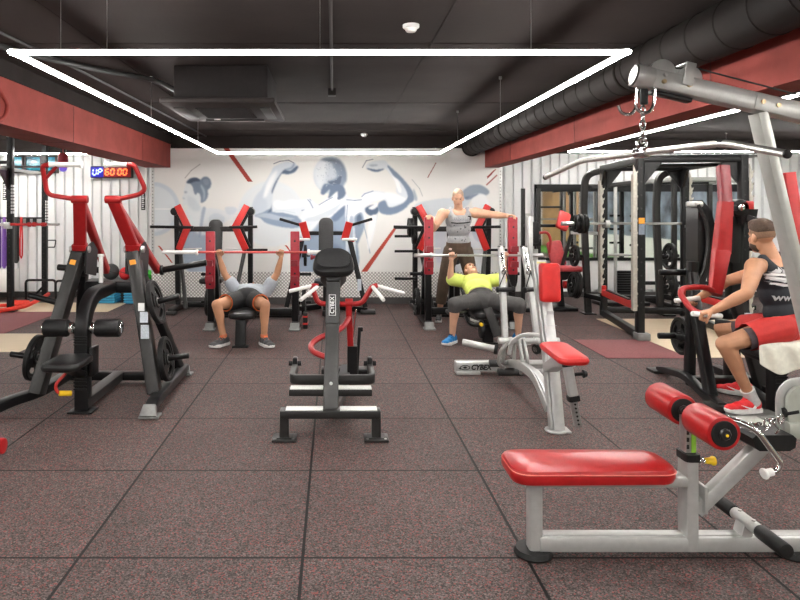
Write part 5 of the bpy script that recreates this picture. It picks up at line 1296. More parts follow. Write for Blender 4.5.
# multi-station frame with silver posts between the racks
T = Thing('cable_tower', 'silver cable tower with dark weight stack between the two squat racks', 'gym machine', (4.8, 10.9, 0), 0, None)
for x in (4.42, 4.62, 5.0): T.part('guide_post', MB().cyl((x, 10.9, .05), (x, 10.9, 2.0), .028, n=14), SILVER)
T.part('top_beam', MB().bar([(4.2, 10.9, 1.92), (5.05, 10.9, 2.02)], .08, .07, hint=(0, 1, 0)), CHAR)
T.part('cross_bar', MB().cyl((4.45, 10.85, .82), (4.98, 10.85, .82), .022, n=12), SILVER)
T.part('base', MB().bx(4.3, 5.1, 10.7, 11.1, .005, .06, .01), BLACK)
for k in range(12): T.part('stack_plate', MB().bx(4.64, 4.98, 10.84, 10.98, .08+k*.04, .115+k*.04, .004), BLACK)

# ---------- incline bench with red pads
def red_bench():
    T = Thing('incline_bench', 'red padded incline bench against the corrugated wall left of the squat rack', 'bench', (3.5, 10.5, 0))
    y = 10.4
    rot = Matrix.Rotation(R(-90), 3, 'Z')
    T.part('back_pad', MB().pad((3.52, y+.12, .86), (.24, .42, .07), Matrix.Rotation(R(-8), 3, 'Y') @ Matrix.Rotation(R(72), 3, 'X'), .025, .01, .05), mat('muted_red_vinyl', (.5, .055, .06), .45))
    T.part('seat_pad', MB().pad((3.64, y-.1, .645), (.40, .4, .07), None, .025, .01, .05), mat('muted_red_vinyl', ()))
    T.part('seat_frame', MB().prism([(-.2, 0), (.22, 0), (-.05, -.14), (-.18, -.14)], (3.64, y, .605), (1, 0, 0), (0, 0, 1), .1), CHAR)
    T.part('leg_roller', MB().cyl((3.54, y-.15, .40), (3.76, y-.15, .40), .06, n=20, bev=.01), RVINYL)
    T.part('post', MB().bar([(3.56, y, .02), (3.5, y, .65)], .09, .1), BLACK); T.part('base_foot', MB().bx(3.36, 3.74, y-.25, y+.3, .001, .05, .01), BLACK)
    T.part('strut', MB().tube([(3.75, y-.1, .68), (3.79, y-.1, .58), (3.7, y-.1, .5), (3.62, y-.1, .4)], .02, 8, .06), BLACK)
    T.part('arm_rest', MB().bar([(3.60, y-.3, 1.21), (4.0, y-.45, 1.2)], .06, .05, hint=(0, 1, 0)), SILVERW, None, 'pale grey arm rest')
    T.part('arm_rest_post', MB().bar([(3.55, y, .6), (3.72, y, 1.2)], .05, .05), CHAR)
    T.part('preacher_pad', MB().pad((3.66, y+.2, 1.38), (.2, .34, .06), Matrix.Rotation(R(25), 3, 'Y') @ Matrix.Rotation(R(60), 3, 'X'), .02, .008, .04), RPAD)
    T.part('bar_upright', MB().bar([(3.28, y+.25, .02), (3.28, y+.25, 1.9)], .06, .06), CHAR); T.part('bar_upright', MB().bar([(3.06, y+.35, .02), (3.06, y+.35, 1.9)], .06, .06), CHAR)
    T.part('cross_arm', MB().bar([(3.06, y+.3, 1.3), (3.9, y+.3, 1.3)], .05, .05, hint=(0, 1, 0)).bar([(3.28, y+.25, 1.6), (3.65, y+.25, 1.6)], .03, .03, hint=(0, 1, 0)), BLACK)
red_bench()
T = Thing('low_pulley', 'grey pulley column with red curved handle between press station and red bench', 'gym machine', (3.02, 10.2, 0))
T.part('post', MB().bar([(2.98, 10.2, .02), (2.98, 10.2, 1.5)], .07, .07), SILVER); T.part('second_post', MB().bar([(3.1, 10.25, .02), (3.1, 10.25, .95)], .09, .05), SILVER)
T.part('weight_block', MB().bx(3.02, 3.16, 10.1, 10.25, 1.0, 1.12, .02), RUBBER)
T.part('red_handle', MB().tube([(3.08, 10.1, 1.2), (3.25, 10.1, 1.22), (3.3, 10.1, 1.1), (3.28, 10.1, .9)], .022, 10, .06), RED)
T.part('base', MB().bx(2.9, 3.25, 10.05, 10.4, .001, .06, .01), BLACK)

# ---------- left back corner
def rig():
    T = Thing('training_rig', 'black drilled steel training rig by the corrugated wall at the left edge', 'rig', (-4.95, 10.8, 0))
    for x, y, h in ((-4.93, 10.12, 2.66), (-5.03, 11.55, 2.66)):
        u = T.part('post', MB().bar([(x, y, .0085), (x, y, h)], .085, .085), BLACK)
        z = .2
        while z < 2.5: T.part('drill_hole', MB().cyl((x, y-.0435, z), (x, y-.046, z), .011, n=8), INK, u); z += .1
        mb = MB(); z = 1.28 if y > 11 else 1.5
        random.seed(3)
        for i in range(9):
            mb.bx(x+.0435, x+.046, y-.03, y+.03, z+.05*i, z+.05*i+.035); mb.bx(x+.028, x+.04, y-.046, y-.0435, z+.05*i, z+.05*i+.035)
        T.part('white_lettering', mb, WHITE, u)
        T.part('base_plate', MB().bx(x-.08, x+.08, y-.08, y+.08, .0075, .02, .004), BLACK)
    T.part('ceiling_plate', MB().lathe([(0, 0), (.07, 0), (.06, -.05), (0, -.05)], (-4.93, 10.12, 2.72), (0, 0, 1), 20), GRIP)
    T.part('top_rail', MB().bar([(-4.96, 9.3, 2.18), (-5.03, 11.55, 2.18)], .05, .05), SILVER)
    T.part('rail_gusset', MB().prism([(0, 0), (-.3, 0), (0, -.3)], (-4.95, 10.08, 2.15), (0, 1, 0), (0, 0, 1), .02), BLACK)
    T.part('cross_bar', MB().cyl((-5.0, 11.5, 2.3), (-6.4, 11.5, 2.3), .02, n=10).cyl((-4.93, 10.12, 2.28), (-6.4, 10.12, 2.28), .025, n=10), CHAR)
    T.part('bar_holder', MB().bx(-4.98, -4.88, 10.0, 10.08, 1.27, 1.31, .006).bx(-4.98, -4.88, 9.99, 10.01, 1.27, 1.37, .006), STEEL)
    T.part('small_hook_frame', MB().tube([(-4.98, 11.48, 1.03), (-4.80, 11.46, 1.03), (-4.82, 11.46, .91), (-4.98, 11.48, .91)], .01, 8, .02), BLACK)
    T.part('brace', MB().bar([(-5.03, 11.55, .25), (-5.28, 11.62, .02)], .04, .04), BLACK)
rig()
T = Thing('barbell', 'red collared barbell on the training rig at the left edge', 'barbell', (-5.3, 10.03, 1.335), 0, 'barbells')
T.part('shaft', MB().cyl((-6.2, 10.03, 1.335), (-4.97, 10.03, 1.335), .024, n=12), GRIP)
T.part('red_sleeve', MB().cyl((-4.97, 10.03, 1.335), (-4.33, 10.03, 1.335), .02, n=12), BRIGHT); T.part('tip', MB().cyl((-4.33, 10.03, 1.335), (-4.15, 10.03, 1.335), .018, n=12), STEEL)
T.part('collar', MB().cyl((-4.62, 10.03, 1.335), (-4.58, 10.03, 1.335), .035, n=14).cyl((-4.55, 10.03, 1.335), (-4.51, 10.03, 1.335), .035, n=14).cyl((-4.42, 10.03, 1.335), (-4.36, 10.03, 1.335), .03, n=14), BRIGHT)
T = Thing('band_rail', 'dark wall rail with clips for resistance bands behind the training rig', 'wall rail', (-5.6, BACK, 1.4))
T.part('rail', MB().bar([(-6.4, 11.8, 1.41), (-5.2, 11.8, 1.41)], .03, .03, hint=(0, 1, 0)), BLACK)
for x in (-5.55, -5.43, -5.31): T.part('clip', MB().bx(x-.03, x+.03, 11.76, 11.8, 1.27, 1.4, .008), RUBBER)
for i, (x, z, w, c, lab) in enumerate(((-5.93, .5, .07, (.09, .04, .25), 'purple resistance band hanging leftmost on the wall rail'), (-5.83, .52, .05, (.2, .09, .4), 'light violet resistance band hanging second from left on the wall rail'), (-5.75, .56, .035, (.62, .04, .12), 'pink resistance band hanging on the wall rail'),
                                  (-5.62, .62, .09, (.02, .02, .02), 'wide black resistance band hanging on the wall rail'), (-5.53, .7, .03, (.6, .03, .03), 'narrow red resistance band hanging beside the wide black one'))):
    y = 11.74; r_ = .035
    pts = [V((x, y - .012, 1.43)), V((x-.012, y-.018, 1.0)), V((x-.01, y-.02, z+.05)), V((x, y, z)), V((x+.01, y+.02, z+.05)), V((x+.012, y+.02, 1.0)), V((x, y+.015, 1.43))]
    single('hanging_resistance_band', MB().bar(pts, w*.8, .008, hint=(1, 0, 0), b=.002), mat('band_%d' % i, c, .55), lab, 'resistance band', (x, y, z), 'resistance bands on the wall rail')
T = Thing('storage_cabinet', 'low white cabinet standing under the hanging resistance bands', 'cabinet', (-5.95, 11.6, 0))
T.part('body', MB().bx(-6.5, -5.55, 11.4, 11.72, .14, .52, .006), WALLW); T.part('leg', MB().bx(-5.6, -5.55, 11.41, 11.46, 0, .14), BLACK); T.part('leg', MB().bx(-6.5, -6.45, 11.41, 11.46, 0, .14), BLACK)
T.part('edge_trim', MB().bx(-5.575, -5.545, 11.39, 11.4, .14, .52), BLACK)
for i, (xa_, xb_, y, lab) in enumerate(((ax(28.5, 11.3), ax(58, 11.3), 11.2, 'low black tube hurdle beside the rig post'), (ax(61, 11.3), ax(88, 11.3), 11.08, 'low black tube hurdle right of the other hurdle'))):
    T = Thing('hurdle', lab, 'hurdle', ((xa_+xb_)/2, y, 0), 0, 'low tube hurdles')
    z0 = .0085 if y < 11.1 else .001
    T.part('hoop', MB().tube([(xa_, y, z0), (xa_, y, .37), (xb_, y, .37), (xb_, y, z0)], .02, 10, .06), BLACK)
    T.part('foot_rail', MB().cyl((xa_, y-.12, .03), (xa_, y+.12, .03), .018, n=10).cyl((xb_, y-.12, .03), (xb_, y+.12, .03), .018, n=10), BLACK)
rp = [(-6.3, 9.6, .03), (-5.6, 9.75, .03), (-5.0, 9.85, .05), (-4.74, 10.2, .07), (-4.8, 10.9, .1), (-4.86, 11.3, .12)]
single('battle_rope', MB().tube(rp, .032, 10, .3), mat('red_rope', (.75, .04, .02), .6, 0, .25, 120, .4, 200), 'thick red battle rope on the floor by the rig post', 'rope', (-5.3, 10.2, .03))
single('battle_rope', MB().tube([(-6.3, 10.35, .035), (-5.6, 10.45, .035), (-5.1, 10.65, .035), (-4.97, 10.95, .04), (-5.3, 11.0, .035)], .026, 10, .3), mat('red_rope', ()), 'thinner red battle rope on the floor behind the thick one', 'rope', (-5.2, 10.3, .03))
for (px, y0, y1, lab) in ((143, 193, 210, 'narrow black wall sign with white vertical lettering right of the led clock'), (4.5, 182, 200, 'narrow black wall sign with white vertical lettering left of the rig post')):
    x = ax(px, 11.83); za, zb = az(y1, 11.83), az(y0, 11.83)
    T = Thing('wall_sign', lab, 'wall sign', (x, 11.84, za), 0, 'narrow black wall signs')
    T.part('panel', MB().bx(x-.035, x+.035, 11.835, BACK-.001, za, zb, .003), INK)
    mb = MB(); z = za + .02; k = 0
    while z < zb - .03: mb.bx(x-.022, x+.022 - .012*(k % 3 == 1), 11.832, 11.836, z, z+.016 + .006*(k % 2)); z += .034; k += 1
    T.part('white_lettering', mb, WHITE)
# hanging bag
T = Thing('punching_bag', 'small red hanging bag with blue base under the left red beam', 'punching bag', at(63, 172, 10.4))
c = at(63, 162, 10.4)
T.part('bag', MB().lathe([(0, .14), (.05, .14), (.075, .11), (.078, -.04), (.06, -.09), (0, -.09)], c, (0, 0, 1), 20), mat('red_leather', (.55, .03, .05), .4))
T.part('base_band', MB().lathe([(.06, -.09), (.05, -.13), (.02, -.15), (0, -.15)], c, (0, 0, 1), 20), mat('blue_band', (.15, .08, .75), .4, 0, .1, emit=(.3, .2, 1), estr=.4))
T.part('hanger', MB().cyl(c + V((0, 0, .13)), (c.x, c.y, CEIL), .01, n=8), CRIM)
# bench shelf with balls and step blocks
T = Thing('storage_bench', 'low black bench holding the medicine balls by the corrugated wall', 'storage bench', (-3.75, 11.5, 0))
T.part('top', MB().bx(-4.3, -2.98 - .1, 11.3, 11.75, .30, .345, .01), BLACK)
for x in (-4.27, -3.6, -3.13): T.part('leg', MB().bx(x, x+.05, 11.32, 11.73, 0, .3), BLACK)
for px, r, m, lab in ((111, .14, mat('dark_ball_rubber', (.05, .055, .055), .55), 'dark grey medicine ball on the low black bench'), (125.5, .11, mat('red_ball_rubber', (.72, .03, .035), .5), 'red medicine ball on the low black bench'), (149, .085, mat('green_ball_rubber', (.06, .6, .06), .5), 'green ball on the low black bench behind the pulldown machine')):
    x = ax(px, 11.5)
    T = Thing('medicine_ball', lab, 'medicine ball', (x, 11.5, .345), 0, 'medicine balls')
    T.part('shell', MB().ell((x, 11.5, .345+r), r, None, 24, 16), m)
    T.part('seam', MB().torus((x, 11.5, .345+r), (.3, .2, 1), r*.995, .004, 32, 6), RUBBER)
for i, (px, w) in enumerate(((107.5, 21), (135, 17))):
    for k in range(4):
        x = ax(px, 11.15)
        wm = w*11.15/F_PX
        o = V((x, 11.15, .0 + k*.044))
        T = Thing('step_platform', 'light blue step board in the %s pile by the black bench, %s' % (('left', 'right')[i], ('bottom one', 'second from the bottom', 'third from the bottom', 'top one')[k]), 'step platform', o, 0, 'light blue step boards', False)
        T.part('deck', MB().box((0, 0, .03), (wm, .34, .026), None, .008), mat('sky_blue_plastic', (.06, .42, .68), .45)); T.part('rib', MB().box((0, 0, .01), (wm*.9, .3, .019)), mat('deep_blue_plastic', (.03, .25, .45), .5))
# red roller just inside the left edge
T = Thing('padded_roller', 'red padded roller end at the left edge of the view', 'roller', at(-14, 446, 4.5), 0, None)
c = at(-14, 446, 4.2)
T.part('cushion', MB().cyl(c - V((.25, 0, 0)), at(4.5, 446, 4.2), .05, n=22, bev=.01), RVINYL)
e = c - V((.22, 0, 0))
T.part('stand', MB().bar([(e.x, e.y, .02), (e.x, e.y, e.z)], .06, .06).bx(e.x-.15, e.x+.1, e.y-.2, e.y+.2, .001, .03, .008), BLACK)
# ================================================================== PEOPLE
from mathutils.bvhtree import BVHTree
def fuse(mb, voxel=.007, smooth=6, cuts=(), fac=.5):
    bmesh.ops.recalc_face_normals(mb.bm, faces=list(mb.bm.faces))
    me = bpy.data.meshes.new('fuse'); mb.bm.to_mesh(me); mb.bm.free()
    ob = bpy.data.objects.new('fuse', me); COL.objects.link(ob)
    m = ob.modifiers.new('r', 'REMESH'); m.mode = 'VOXEL'; m.voxel_size = voxel; m.use_smooth_shade = True
    if smooth:
        s = ob.modifiers.new('s', 'SMOOTH'); s.factor = fac; s.iterations = smooth
    dg = bpy.context.evaluated_depsgraph_get(); dg.update()
    out = bpy.data.meshes.new_from_object(ob.evaluated_get(dg))
    bpy.data.objects.remove(ob); bpy.data.meshes.remove(me)
    if cuts:
        bm = bmesh.new(); bm.from_mesh(out)
        for co, no in cuts:
            bmesh.ops.bisect_plane(bm, geom=list(bm.verts)+list(bm.edges)+list(bm.faces), plane_co=co, plane_no=no, clear_outer=True)
        bm.to_mesh(out); bm.free()
    out.polygons.foreach_set('use_smooth', [True]*len(out.polygons))
    return out

def cap(mb, p0, r0, p1, r1):
    p0, p1 = V(p0), V(p1)
    mb.ell(p0, r0, None, 14, 9); mb.ell(p1, r1, None, 14, 9)
    if (p1-p0).length > 1e-4: mb.cyl(p0, p1, r0, r1, n=14)
def chain(mb, pts): [cap(mb, a[0], a[1], b[0], b[1]) for a, b in zip(pts, pts[1:])]
def mid(a, b, t): return V(a)*(1-t) + V(b)*t

def hand(mb, w, d, n, side, curl=(50, 60, 40), spread=1., thumb=.5, s=1.):
    """w wrist, d direction to the knuckles, n the way the palm faces"""
    d = V(d).normalized(); n = V(n); n = (n - d*n.dot(d)).normalized(); l = d.cross(n)*side
    for k in range(4):
        o = (1.5-k)*.0195*s
        b0 = V(w) + l*o*.6 + d*.015*s; b1 = V(w) + l*o*spread + d*(.085 - abs(k-1)*.004)*s
        cap(mb, b0, .014*s, b1, .0115*s)
        p = b1; a = 0; L = (.042, .026, .02); fac = (.95, 1.05, 1., .8)[k]
        for j in range(3):
            a += R(curl[j]); q = p + (d*math.cos(a) + n*math.sin(a))*L[j]*fac*s
            cap(mb, p, (.0102 - j*.0008)*s, q, (.0095 - j*.0008)*s); p = q
    t0 = V(w) + d*.022*s + l*.022*s; t1 = t0 + (l*.75 + d*.5 + n*.35).normalized()*.042*s
    t2 = t1 + (l*.15 + d*.7 + n*(.3+thumb)).normalized()*.034*s; t3 = t2 + (d*.5 - l*.2 + n*(.5+thumb)).normalized()*.024*s
    chain(mb, [(t0, .015*s), (t1, .0122*s), (t2, .0108*s), (t3, .0092*s)])

def head_frame(f, u):
    f = V(f).normalized(); u = V(u); u = (u - f*u.dot(f)).normalized(); s = f.cross(u)
    return Matrix((s, f, u)).transposed()
def head(mb, c, M, k=.93):
    P = lambda x, y, z: V(c) + M @ V((x, y, z))*k
    def E(x, y, z, a, b, cc, rot=None): mb.ell(P(x, y, z), (a*k, b*k, cc*k), M if rot is None else M @ rot, 20, 13)
    E(0, -.012, .035, .078, .098, .095); E(0, .022, -.04, .066, .07, .085); E(0, .05, -.1, .042, .036, .028)
    E(0, .062, .03, .058, .03, .02); E(-.04, .052, -.02, .026, .026, .03); E(.04, .052, -.02, .026, .026, .03)
    cap(mb, P(0, .088, .012), .010*k, P(0, .112, -.028), .015*k); E(0, .084, -.062, .03, .014, .016)
    E(.079, -.005, -.01, .012, .022, .034); E(-.079, -.005, -.01, .012, .022, .034)
    return P

def build_person(name, label, loc, J, skin, arms=1.0, kH=.93, voxel=.0065, group=None):
    T = Thing('person', label, 'person', loc)
    mb = MB()
    up = (J['neck']-J['pel']).normalized(); rt = J['right'].normalized(); fr = up.cross(rt).normalized()*-1
    rt = (rt - up*rt.dot(up)).normalized(); fr = up.cross(rt)
    TM = Matrix((rt, fr, up)).transposed(); J['TM'] = TM
    L = (J['neck']-J['pel']).length; J['L'] = L
    def E(t, x, y, a, b, c): mb.ell(J['pel'] + up*L*t + rt*x + fr*y, (a, b, c), TM, 20, 13)
    E(.0, 0, 0, .16, .115, .12); E(.22, 0, 0, .145, .105, .13); E(.5, 0, 0, .155, .115, .14); E(.72, 0, .0, .17, .12, .13); E(.84, 0, 0, .14, .095, .09)
    for s in (-1, 1): E(.74, s*.075, .055, .085, .06, .075)
    chain(mb, [(J['neck'] - up*.03, .062), (mid(J['neck'], J['head'], .6), .056)])
    for S in 'lr':
        sh, el, wr = J['sh'+S], J['el'+S], J['wr'+S]
        cap(mb, J['neck'] - up*.05, .055, sh, .062)
        chain(mb, [(sh, .066*arms), (mid(sh, el, .3), .056*arms), (mid(sh, el, .6), .052*arms), (el, .041*arms)])
        chain(mb, [(el, .041*arms), (mid(el, wr, .28), .044*arms), (mid(el, wr, .7), .034*arms), (wr, .026*arms)])
        h = J['hand'+S]; hand(mb, wr, h[0], h[1], h[2], *h[3:])
        hp, kn, an = J['hip'+S], J['kn'+S], J['an'+S]
        chain(mb, [(hp, .098), (mid(hp, kn, .35), .083), (mid(hp, kn, .75), .066), (kn, .06)])
        b = (mid(hp, an, .5) - kn)
        calf = mid(kn, an, .3) + (b.normalized()*.016 if b.length > .02 else V((0, 0, 0)))
        chain(mb, [(kn, .058), (calf, .056), (mid(kn, an, .6), .043), (an, .035)])
        cap(mb, an, .036, an + J['toe'+S].normalized()*.04 - V((0, 0, .05)), .024)
    P = head(mb, J['head'], J['HM'], kH)
    body = T.adopt('body', fuse(mb, voxel, 5), skin)
    M = J['HM']
    for s in (-1, 1):
        T.part('eye', MB().ell(P(s*.031, .083, .008), (.011*kH, .008*kH, .006*kH), M, 12, 8), EYEM, body)
        T.part('eyebrow', MB().bar([P(s*.016, .094, .027), P(s*.048, .082, .03)], .008, .006, hint=M @ V((0, 1, 0))), J.get('brow', EYEM), body)
    T.part('mouth', MB().ell(P(0, .096, -.062), (.024*kH, .006*kH, .0065*kH), M, 12, 8), LIP, body)
    return T, body, P

def torso_cloth(J, infl, t0, t1, sleeves=0., straps=False, voxel=.009):
    up = (J['neck']-J['pel']).normalized(); TM = J['TM']; rt, fr = TM @ V((1, 0, 0)), TM @ V((0, 1, 0)); L = J['L']
    mb = MB()
    def E(t, x, y, a, b, c): mb.ell(J['pel'] + up*L*t + rt*x + fr*y, (a+infl, b+infl, c), TM, 20, 13)
    E(.0, 0, 0, .16, .115, .12); E(.22, 0, 0, .147, .108, .13); E(.5, 0, 0, .157, .116, .14); E(.7, 0, 0, .17, .12, .13)
    for s in (-1, 1): E(.74, s*.075, .055, .085, .06, .075)
    if not straps: E(.84, 0, 0, .14, .095, .09)
    for S in 'lr':
        sh, el = J['sh'+S], J['el'+S]
        if sleeves:
            cap(mb, J['neck'] - up*.06, .05+infl, sh, .062+infl)
            chain(mb, [(sh, .068+infl), (mid(sh, el, sleeves), .06+infl*1.6)])
        elif straps:
            c = mid(J['neck'] - up*.02, sh, .52)
            for y in (.055, -.06): chain(mb, [(c + up*.04, .034), (c - up*.05 + fr*y, .045), (J['pel'] + up*L*.66 + rt*(.1 if (sh-J['neck']).dot(rt) > 0 else -.1) + fr*y, .06)])
    cuts = [(J['pel'] + up*L*t0, -up)]
    if t1: cuts.append((J['pel'] + up*L*t1, up))
    return fuse(mb, voxel, 7, cuts)

def leg_cloth(J, infl, frac, waist=.2, voxel=.009, hem=1.25, below=None):
    up = (J['neck']-J['pel']).normalized(); TM = J['TM']; L = J['L']; mb = MB(); cuts = [(J['pel'] + up*L*waist, up)]
    for t in (0., .12): mb.ell(J['pel'] + up*L*t, (.162+infl, .117+infl, .125), TM, 20, 13)
    for S in 'lr':
        hp, kn, an = J['hip'+S], J['kn'+S], J['an'+S]
        if below is None:
            e = mid(hp, kn, frac); chain(mb, [(hp, .102+infl), (mid(hp, kn, frac*.5), .09+infl*hem), (e, .078+infl*hem*1.3), (mid(hp, kn, frac+.08), .076+infl*hem*1.3)])
        else:
            e = mid(kn, an, below); chain(mb, [(hp, .102+infl), (mid(hp, kn, .5), .084+infl*1.4), (kn, .068+infl*1.5), (e, .056+infl*1.5), (mid(kn, an, below+.08), .054+infl*1.5)])
    me = fuse(mb, voxel, 7, cuts)
    bm = bmesh.new(); bm.from_mesh(me)
    for S in 'lr':                                   # trim each leg at its own hem
        hp, kn, an = J['hip'+S], J['kn'+S], J['an'+S]
        c, n = (mid(hp, kn, frac), (kn-hp).normalized()) if below is None else (mid(kn, an, below), (an-kn).normalized())
        fs = [f for f in bm.faces if (f.calc_center_median()-c).length < .19]
        g = set(fs) | {e for f in fs for e in f.edges} | {v for f in fs for v in f.verts}
        bmesh.ops.bisect_plane(bm, geom=list(g), plane_co=c, plane_no=n, clear_outer=True)
    bm.to_mesh(me); bm.free()
    return me

def shoe(T, an, toe, z0, upper, sole, lace, L=.285, parent=None, swoosh=None, side=1):
    t = V(toe); t.z = 0; t.normalize(); l = V((-t.y, t.x, 0)); o = V((an.x, an.y, z0))
    k = L/.285
    P = lambda x, y, z: o + t*x + l*(y*k) + V((0, 0, z))
    mb = MB(); M = Matrix((t, l, V((0, 0, 1)))).transposed()
    for x, y, z, a, b, c in ((-.03, 0, .058, .052, .036, .05), (.03, 0, .06, .06, .038, .05), (.09, 0, .05, .06, .043, .036), (.15, .0, .042, .055, .042, .028), (-.02, 0, .09, .042, .034, .032)):
        mb.ell(P(x*k, y, z), (a*k, b*k, c), M, 18, 11)
    up = T.adopt('shoe', fuse(mb, .006, 5), upper, parent)
    out = [(-.085*k, 0), (-.075*k, .026), (-.03*k, .034), (.04*k, .036), (.11*k, .047), (.16*k, .043), (.195*k, .022), (.205*k, 0), (.195*k, -.022), (.16*k, -.043), (.11*k, -.047), (.04*k, -.036), (-.03*k, -.034), (-.075*k, -.026)]
    rg = lambda s_, z: [P(x*s_, y*s_, z + max(0, (x-.12)*.12)) for x, y in out]
    T.part('sole', MB().loft([rg(.95, .001), rg(1.0, .008), rg(1.02, .026), rg(.98, .034)]), sole, up)
    mb = MB()
    for i in range(4): mb.tube([P((.045+i*.022)*k, -.026, .092-i*.011), P((.045+i*.022)*k, 0, .104-i*.0125), P((.045+i*.022)*k, .026, .092-i*.011)], .0045, 6, .02)
    mb.box(P(.03*k, 0, .112), (.05, .045, .012), M @ Matrix.Rotation(R(28), 3, 'Y'), .005)
    T.part('laces', mb, lace, up)
    if swoosh:
        poly = [(-.03, .052), (-.005, .036), (.03, .044), (.095, .075), (.03, .056), (.0, .05), (-.018, .068)]
        mb = MB().prism(poly, P(.02*k, side*.0435, -.004), t, V((0, 0, 1)), .006 if side < 0 else -.006)
        T.part('curved_mark', mb, swoosh, up)
    return up

def decal(me, target, dirv, off=.002, sub=2):
    bm = bmesh.new(); bm.from_mesh(me); bmesh.ops.triangulate(bm, faces=list(bm.faces))
    for _ in range(sub):
        es = [e for e in bm.edges if e.calc_length() > .012]
        if es: bmesh.ops.subdivide_edges(bm, edges=es, cuts=1)
        bmesh.ops.triangulate(bm, faces=list(bm.faces))
    b = BVHTree.FromPolygons([v.co for v in target.vertices], [tuple(p.vertices) for p in target.polygons])
    d = V(dirv).normalized()
    for v in bm.verts:
        h = b.ray_cast(v.co - d*.5, d)
        if h[0] is not None: v.co = h[0] - d*off
    bm.to_mesh(me); bm.free(); return me

def strokes(lines, o, ux, uy, w):
    mb = MB(); n = V(ux).cross(V(uy))
    for ln in lines:
        mb.sweep([V(o) + V(ux)*x + V(uy)*y for x, y in ln], [(-w/2, -.0008), (w/2, -.0008), (w/2, .0008), (-w/2, .0008)], n.cross(V(ux)) if False else None)
    me = bpy.data.meshes.new('print'); mb.bm.to_mesh(me); mb.bm.free(); return me

# ---------- 1. man on the flat bench
x0 = SL[0]
J = dict(pel=V((x0, 8.04, .475)), neck=V((x0, 8.60, .495)), head=V((x0, 8.75, .495)), right=V((-1, 0, 0)), HM=head_frame((0, -.12, 1), (0, 1, .12)),
         shl=V((x0+.185, 8.50, .51)), ell=V((x0+.335, 8.44, .745)), wrl=V((x0+.39, 8.395, .955)), shr=V((x0-.185, 8.50, .51)), elr=V((x0-.335, 8.44, .745)), wrr=V((x0-.39, 8.395, .955)),
         hipl=V((x0+.095, 8.0, .465)), knl=V((-.785, 7.56, .475)), anl=V((-.80, 7.60, .10)), hipr=V((x0-.095, 8.0, .465)), knr=V((-1.335, 7.56, .475)), anr=V((-1.265, 7.6, .10)),
         toel=V((.6, -1, 0)), toer=V((-.6, -1, 0)))
J['handl'] = (V((.05, .0, 1)), V((0, -1, .1)), -1, (70, 80, 55)); J['handr'] = (V((-.05, .0, 1)), V((0, -1, .1)), 1, (70, 80, 55))
T, body, P = build_person('person', 'person in grey t-shirt and black shorts lying on the flat bench pushing up a barbell', (x0, 8.1, 0), J, SKIN, 1.0)
T.adopt('t_shirt', torso_cloth(J, .014, .1, None, .5), mat('heather_grey_cloth', (.40, .43, .47), .8, 0, .08, 30, .3, 200))
sh = T.adopt('shorts', leg_cloth(J, .016, .62, .26), mat('black_cloth', (.012, .012, .013), .75, 0, .15, 30, .3, 200))
for S in 'lr':
    c = mid(J['hip'+S], J['kn'+S], .615); n = (J['kn'+S]-J['hip'+S]).normalized()
    T.part('hem', MB().torus(c, n, .094, .006, 28, 6), mat('orange_piping', (.75, .16, .04), .6), sh, 'orange hem')
T.adopt('hair', fuse(MB().ell(P(0, -.02, .045), (.082, .1, .098), J['HM'], 20, 13), .008, 3, [(P(0, .045, .03), J['HM'] @ V((0, 1, -.5)))]), mat('dark_hair', (.03, .02, .015), .7, 0, .2, 80, .4, 250), body)
gs = mat('grey_sport_shoe', (.07, .07, .075), .6, 0, .2, 60); ws = mat('white_shoe_sole', (.75, .74, .72), .6); ol = mat('orange_laces', (.8, .17, .05), .6)
for S in 'lr': 
    u = shoe(T, J['an'+S], J['toe'+S], .0, gs, ws, ol, .32)
    T.part('sock', MB().cyl(J['an'+S] + V((0, 0, .0)), J['an'+S] + V((0, -.002, .035)), .043, .041, n=18, bev=.003), mat('salmon_sock', (.65, .2, .1), .8))

# ---------- 2. man in the yellow shirt
x0 = SR[0]
J = dict(pel=V((x0, 8.0, .46)), neck=V((x0, 8.50, .68)), head=V((x0-.01, 8.62, .765)), right=V((-1, 0, 0)), HM=head_frame((.12, -.45, .9), (0, .9, .45)),
         shl=V((x0+.19, 8.42, .655)), ell=V((x0+.335, 8.32, .69)), wrl=V((x0+.33, 8.255, .93)), shr=V((x0-.19, 8.42, .655)), elr=V((x0-.335, 8.32, .69)), wrr=V((x0-.33, 8.255, .93)),
         hipl=V((x0+.1, 7.98, .45)), knl=V((2.14, 7.66, .46)), anl=V((2.15, 7.76, .10)), hipr=V((x0-.1, 7.98, .45)), knr=V((1.385, 7.62, .475)), anr=V((1.375, 7.72, .10)),
         toel=V((.4, -1, 0)), toer=V((-.75, -1, 0)))
J['handl'] = (V((.05, 0, 1)), V((0, -1, .1)), -1, (70, 80, 55)); J['handr'] = (V((-.05, 0, 1)), V((0, -1, .1)), 1, (70, 80, 55))
T, body, P = build_person('person', 'person in bright yellow shirt and dark leggings lying on the incline bench', (x0, 8.1, 0), J, SKINL, .95)
T.adopt('t_shirt', torso_cloth(J, .016, .22, None, .75), mat('lime_yellow_cloth', (.70, .80, .18), .75, 0, .06, 20, .3, 180))
T.adopt('leggings', leg_cloth(J, .010, .9, .30, below=.22), mat('dark_grey_cloth', (.06, .057, .056), .75, 0, .15, 30, .3, 200))
T.adopt('hair', fuse(MB().ell(P(0, -.02, .045), (.083, .1, .098), J['HM'], 20, 13), .008, 3, [(P(0, .05, .04), J['HM'] @ V((0, 1, -.5)))]), mat('sandy_hair', (.36, .17, .07), .7, 0, .25, 80, .4, 250), body)
bs = mat('blue_sport_shoe', (.01, .17, .42), .55, 0, .12, 60); nl = mat('navy_laces', (.02, .04, .1), .6)
